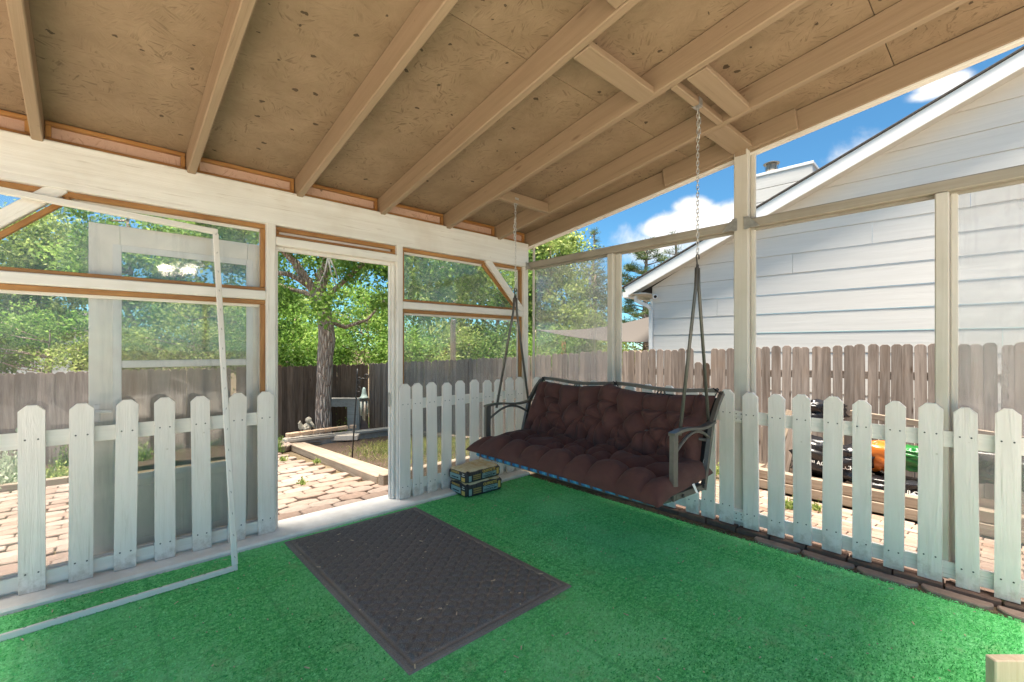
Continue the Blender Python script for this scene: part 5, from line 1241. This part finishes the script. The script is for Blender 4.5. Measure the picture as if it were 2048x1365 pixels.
b = MB(); b.tube([hq(713, 785), hq(716, 770), hq(720, 764)] + spiral(719, 758, 5, 1.5, 1.2, 6.5), .007, 6); b.tube(spiral(717, 780, 6, 2, -1.5, 4.2), .007, 6); obj('side_scroll', b, DARKM, ck, smooth=True)
wc = thing('wind_chime', hq(728, 850), 'verdigris bell wind chime hanging from the shepherd hook', 'wind chime'); s = hd_ / FPX; ctr = hq(728, 775)
b = MB(); b.lathe([(1.5 * s, 0), (3.5 * s, -4 * s), (4.5 * s, -12 * s), (6 * s, -18 * s), (9 * s, -20 * s), (9 * s, -22 * s), (3 * s, -22 * s)], 16, Matrix.Translation(ctr)); obj('bell', b, CHIME, wc, smooth=True)
b = MB(); b.tube([hq(728, 776), hq(728.5, 768), hq(729, 759)], .003, 5); obj('cord', b, DARKM, wc)
for k in range(6):
    a = k * 1.047 + .3; cx = ctr + Vector((math.cos(a) * 6.5 * s, math.sin(a) * 6.5 * s, 0)); b = MB(); b.tube([cx - Vector((0, 0, 28 * s)), cx - Vector((0, 0, (58 + 8 * math.sin(k * 2)) * s))], 1.9 * s, 8); b.tube([cx - Vector((0, 0, 21 * s)), cx - Vector((0, 0, 28 * s))], .2 * s, 4); obj('chime_tube', b, CHIME, wc, smooth=True)
# coil of hose
p = onG(4, 948); b = MB(); pts = []
for k in range(60): a = k * .42; pts.append(p + Vector((.17 * math.cos(a), .17 * math.sin(a), .05 + .028 * (k // 15) + .01 * math.sin(a * 2))))
b.tube(pts, .013, 7); tag(obj('hose_coil', b, HOSE, smooth=True), 'coil of green garden hose lying in the flower bed', 'hose')

# ------------------------------------------------------------------ timber bed with mulch bags beside the swing wall
t0, t1 = Vector((5.35, 1.95, 0)), Vector((5.35, -.9, 0))
tb_ = thing('timber_bed', (5.4, .6, gz(5.4, .6)), 'low raised bed of stacked timbers holding plastic mulch bags', 'planter')
for k in range(2): 
    zz = gz(5.35, 0) + .06 + .105 * k; beam('timber', tb_, TIMBER, (5.35 + .006 * k, 1.95, zz), (5.35 + .006 * k, -.95, zz), .10, .10, c=.008)
beam('timber', tb_, TIMBER, (5.41, 1.96, gz(5.35, 0) + .06), (6.2, 2.03, gz(5.35, 0) + .06), .10, .10, c=.008)
obj('soil', MB().grid([[(5.4, -.9, -.1), (6.1, -.9, -.1)][::1], [(5.4, 1.95, -.1), (6.05, 1.95, -.1)]][::-1]), SOIL, tb_)
def blob_bag(nm, px_, w, h, d, off, mat, label, sd, rz=0., z=None, parts=None):
    p = onX(px_[0], px_[1], off); rs = np.random.default_rng(sd); nu, nv = 40, 24; P = []
    ks = rs.normal(0, 1, (22, 3)) * np.array([13, 13, 20]); ph = rs.uniform(0, 6.28, 22)
    for i in range(nu + 1):
        row = []
        for j in range(nv + 1):
            a, c = -math.pi + 2 * math.pi * i / nu, -math.pi / 2 + math.pi * j / nv
            se = lambda t_, e: math.copysign(abs(t_) ** e, t_)
            x, y, z_ = se(math.cos(c), .55) * se(math.cos(a), .45), se(math.cos(c), .55) * se(math.sin(a), .45), se(math.sin(c), .7)
            f = 1 + .085 * sum(math.sin(ks[m] @ np.array([x * .5, y * .5, z_ * .5]) + ph[m]) for m in range(22)) / 2.2 ; row.append((x * w / 2 * f, y * d / 2 * f, z_ * h / 2 * f))
        P.append(row)
    M = Matrix.Translation(p) @ Matrix.Rotation(R(90) + rz, 4, 'Z'); t = tag(obj(nm, None, M=M), label, 'bag', 'plastic bags on the timber bed')
    obj('sack', MB().grid(P[::-1]), mat, t, M, smooth=True); return t, M
TB = text_mesh('BLACK MULCH', .055, bold=True)
def onbag(t, M, nm, data, mat, x, z, d): obj(nm, data, mat, t, M @ Matrix.Translation((x, d, z)) @ Matrix.Rotation(R(180), 4, 'Z') @ Matrix.Rotation(R(90), 4, 'X'))
disc = MB(); disc.lathe([(.04, 0), (.04, .002)], 18); disc = disc.mesh('logo')
t, M = blob_bag('mulch_bag', (1665, 920), .62, .34, .34, 5.55, BAGK, 'glossy black plastic mulch bag lying on the timber bed beside the orange bag', 3)
onbag(t, M, 'lettering', TB, INKW, -.03, -.02, .176); onbag(t, M, 'logo', disc, INKG, .20, .0, .176)
blob_bag('mulch_bag', (1650, 822), .34, .20, .28, 5.8, BAGK, 'crumpled black plastic bag heaped above the others against the fence', 5)
blob_bag('mulch_bag', (1757, 912), .24, .26, .24, 5.6, BAGO, 'bright orange plastic bag wedged between the black mulch bags', 7)
blob_bag('mulch_bag', (1822, 918), .26, .19, .24, 5.6, BAGG, 'dark green plastic bag lying beside the orange bag', 9)
t, M = blob_bag('mulch_bag', (1800, 974), .56, .17, .34, 5.56, BAGK, 'flat black plastic mulch bag lettered in white under the green bag', 11)
onbag(t, M, 'lettering', TB, INKW, .0, .0, .176)
t, M = blob_bag('mulch_bag', (1985, 930), .5, .30, .3, 5.55, BAGK, 'black plastic mulch bag with a green badge behind the clear side pane', 13); onbag(t, M, 'logo', disc, INKG, -.1, .04, .155)
# propped boards and the rails by the fence
for (a, c, lab) in (((1527, 985), (1582, 822), 'grey board leaning steeply against the fence at the end of the timber bed'), ((1560, 975), (1600, 800), 'brown board propped upright beside the leaning grey board')):
    p0 = onX(*a, 5.45); p1 = onX(*c, 5.75); p0.z = gz(p0.x, p0.y); tag(beam('propped_board', None, TIMBER if a[0] == 1527 else FENCE, p0, p1, .025, .09, (0, 1, 0), .003), lab, 'board', 'boards propped by the fence')
p0, p1 = onX(1700, 826, 6.1), onX(2048, 880, 6.1); tag(beam('shelf_rail', None, TIMBER, p0, p1, .05, .06, c=.004), 'grey wooden rail along the fence behind the bags', 'rail')

# ------------------------------------------------------------------ carpet pile standing up from the backing
n = 110000; px_ = -.6 + 3.84 * RNG.random(n); py_ = -.05 + 3.33 * RNG.random(n) ** 1.25
ok = ~((px_ > .90) & (px_ < 1.92) & (py_ > 1.58) & (py_ < 3.26)); px_, py_ = px_[ok], py_[ok]; n = len(px_)
dv = np.stack([RNG.normal(.35, .5, n), RNG.normal(-.2, .5, n), np.full(n, .55)], 1)
tn = .5 + .38 * np.sin(px_ * 2.1 + 1.3 * np.sin(py_ * 1.7)) * np.sin(py_ * 1.9 + .7)
PILE = leaf_mat('green_carpet_pile', (.04, .29, .075), (.15, .63, .20), (.36, .87, .43), .25, .9)
tag(obj('carpet_pile', leaf_mesh('carpet_pile', np.stack([px_, py_, np.full(n, .0035)], 1), .011, dv, .35, tn), PILE), 'short tufted green pile standing up across the outdoor carpet', 'carpet pile', kind='stuff')

# ------------------------------------------------------------------ lit pendant under the roof edge, mirrored in the door glass
lp = thing('pendant_lamp', (.80, -.42, 2.3), 'lit two-bowl pendant lamp hanging under the porch roof, mirrored in the storm door glass', 'lamp')
def glow():
    t = NT('lit_lamp_bowl'); e = t.n('ShaderNodeEmission'); e.inputs[0].default_value = (1, .88, .70, 1); e.inputs[1].default_value = 9; t.link(e.outputs[0], t.out.inputs[0]); return t.m
GLOW = glow()
b = MB(); b.tube([(.80, -.42, 2.46), (.80, -.42, zr(-.42) + .13)], .008, 8); b.tube([(.68, -.42, 2.43), (.80, -.42, 2.47), (.92, -.42, 2.43)], .009, 8); obj('stem', b, DARKM, lp)
for x in (.68, .92):
    b = MB(); b.lathe([(.015, .05), (.06, .04), (.10, .01), (.085, -.025), (.03, -.045), (.004, -.048)], 18, Matrix.Translation((x, -.42, 2.375))); obj('lamp_bowl', b, GLOW, lp, smooth=True)
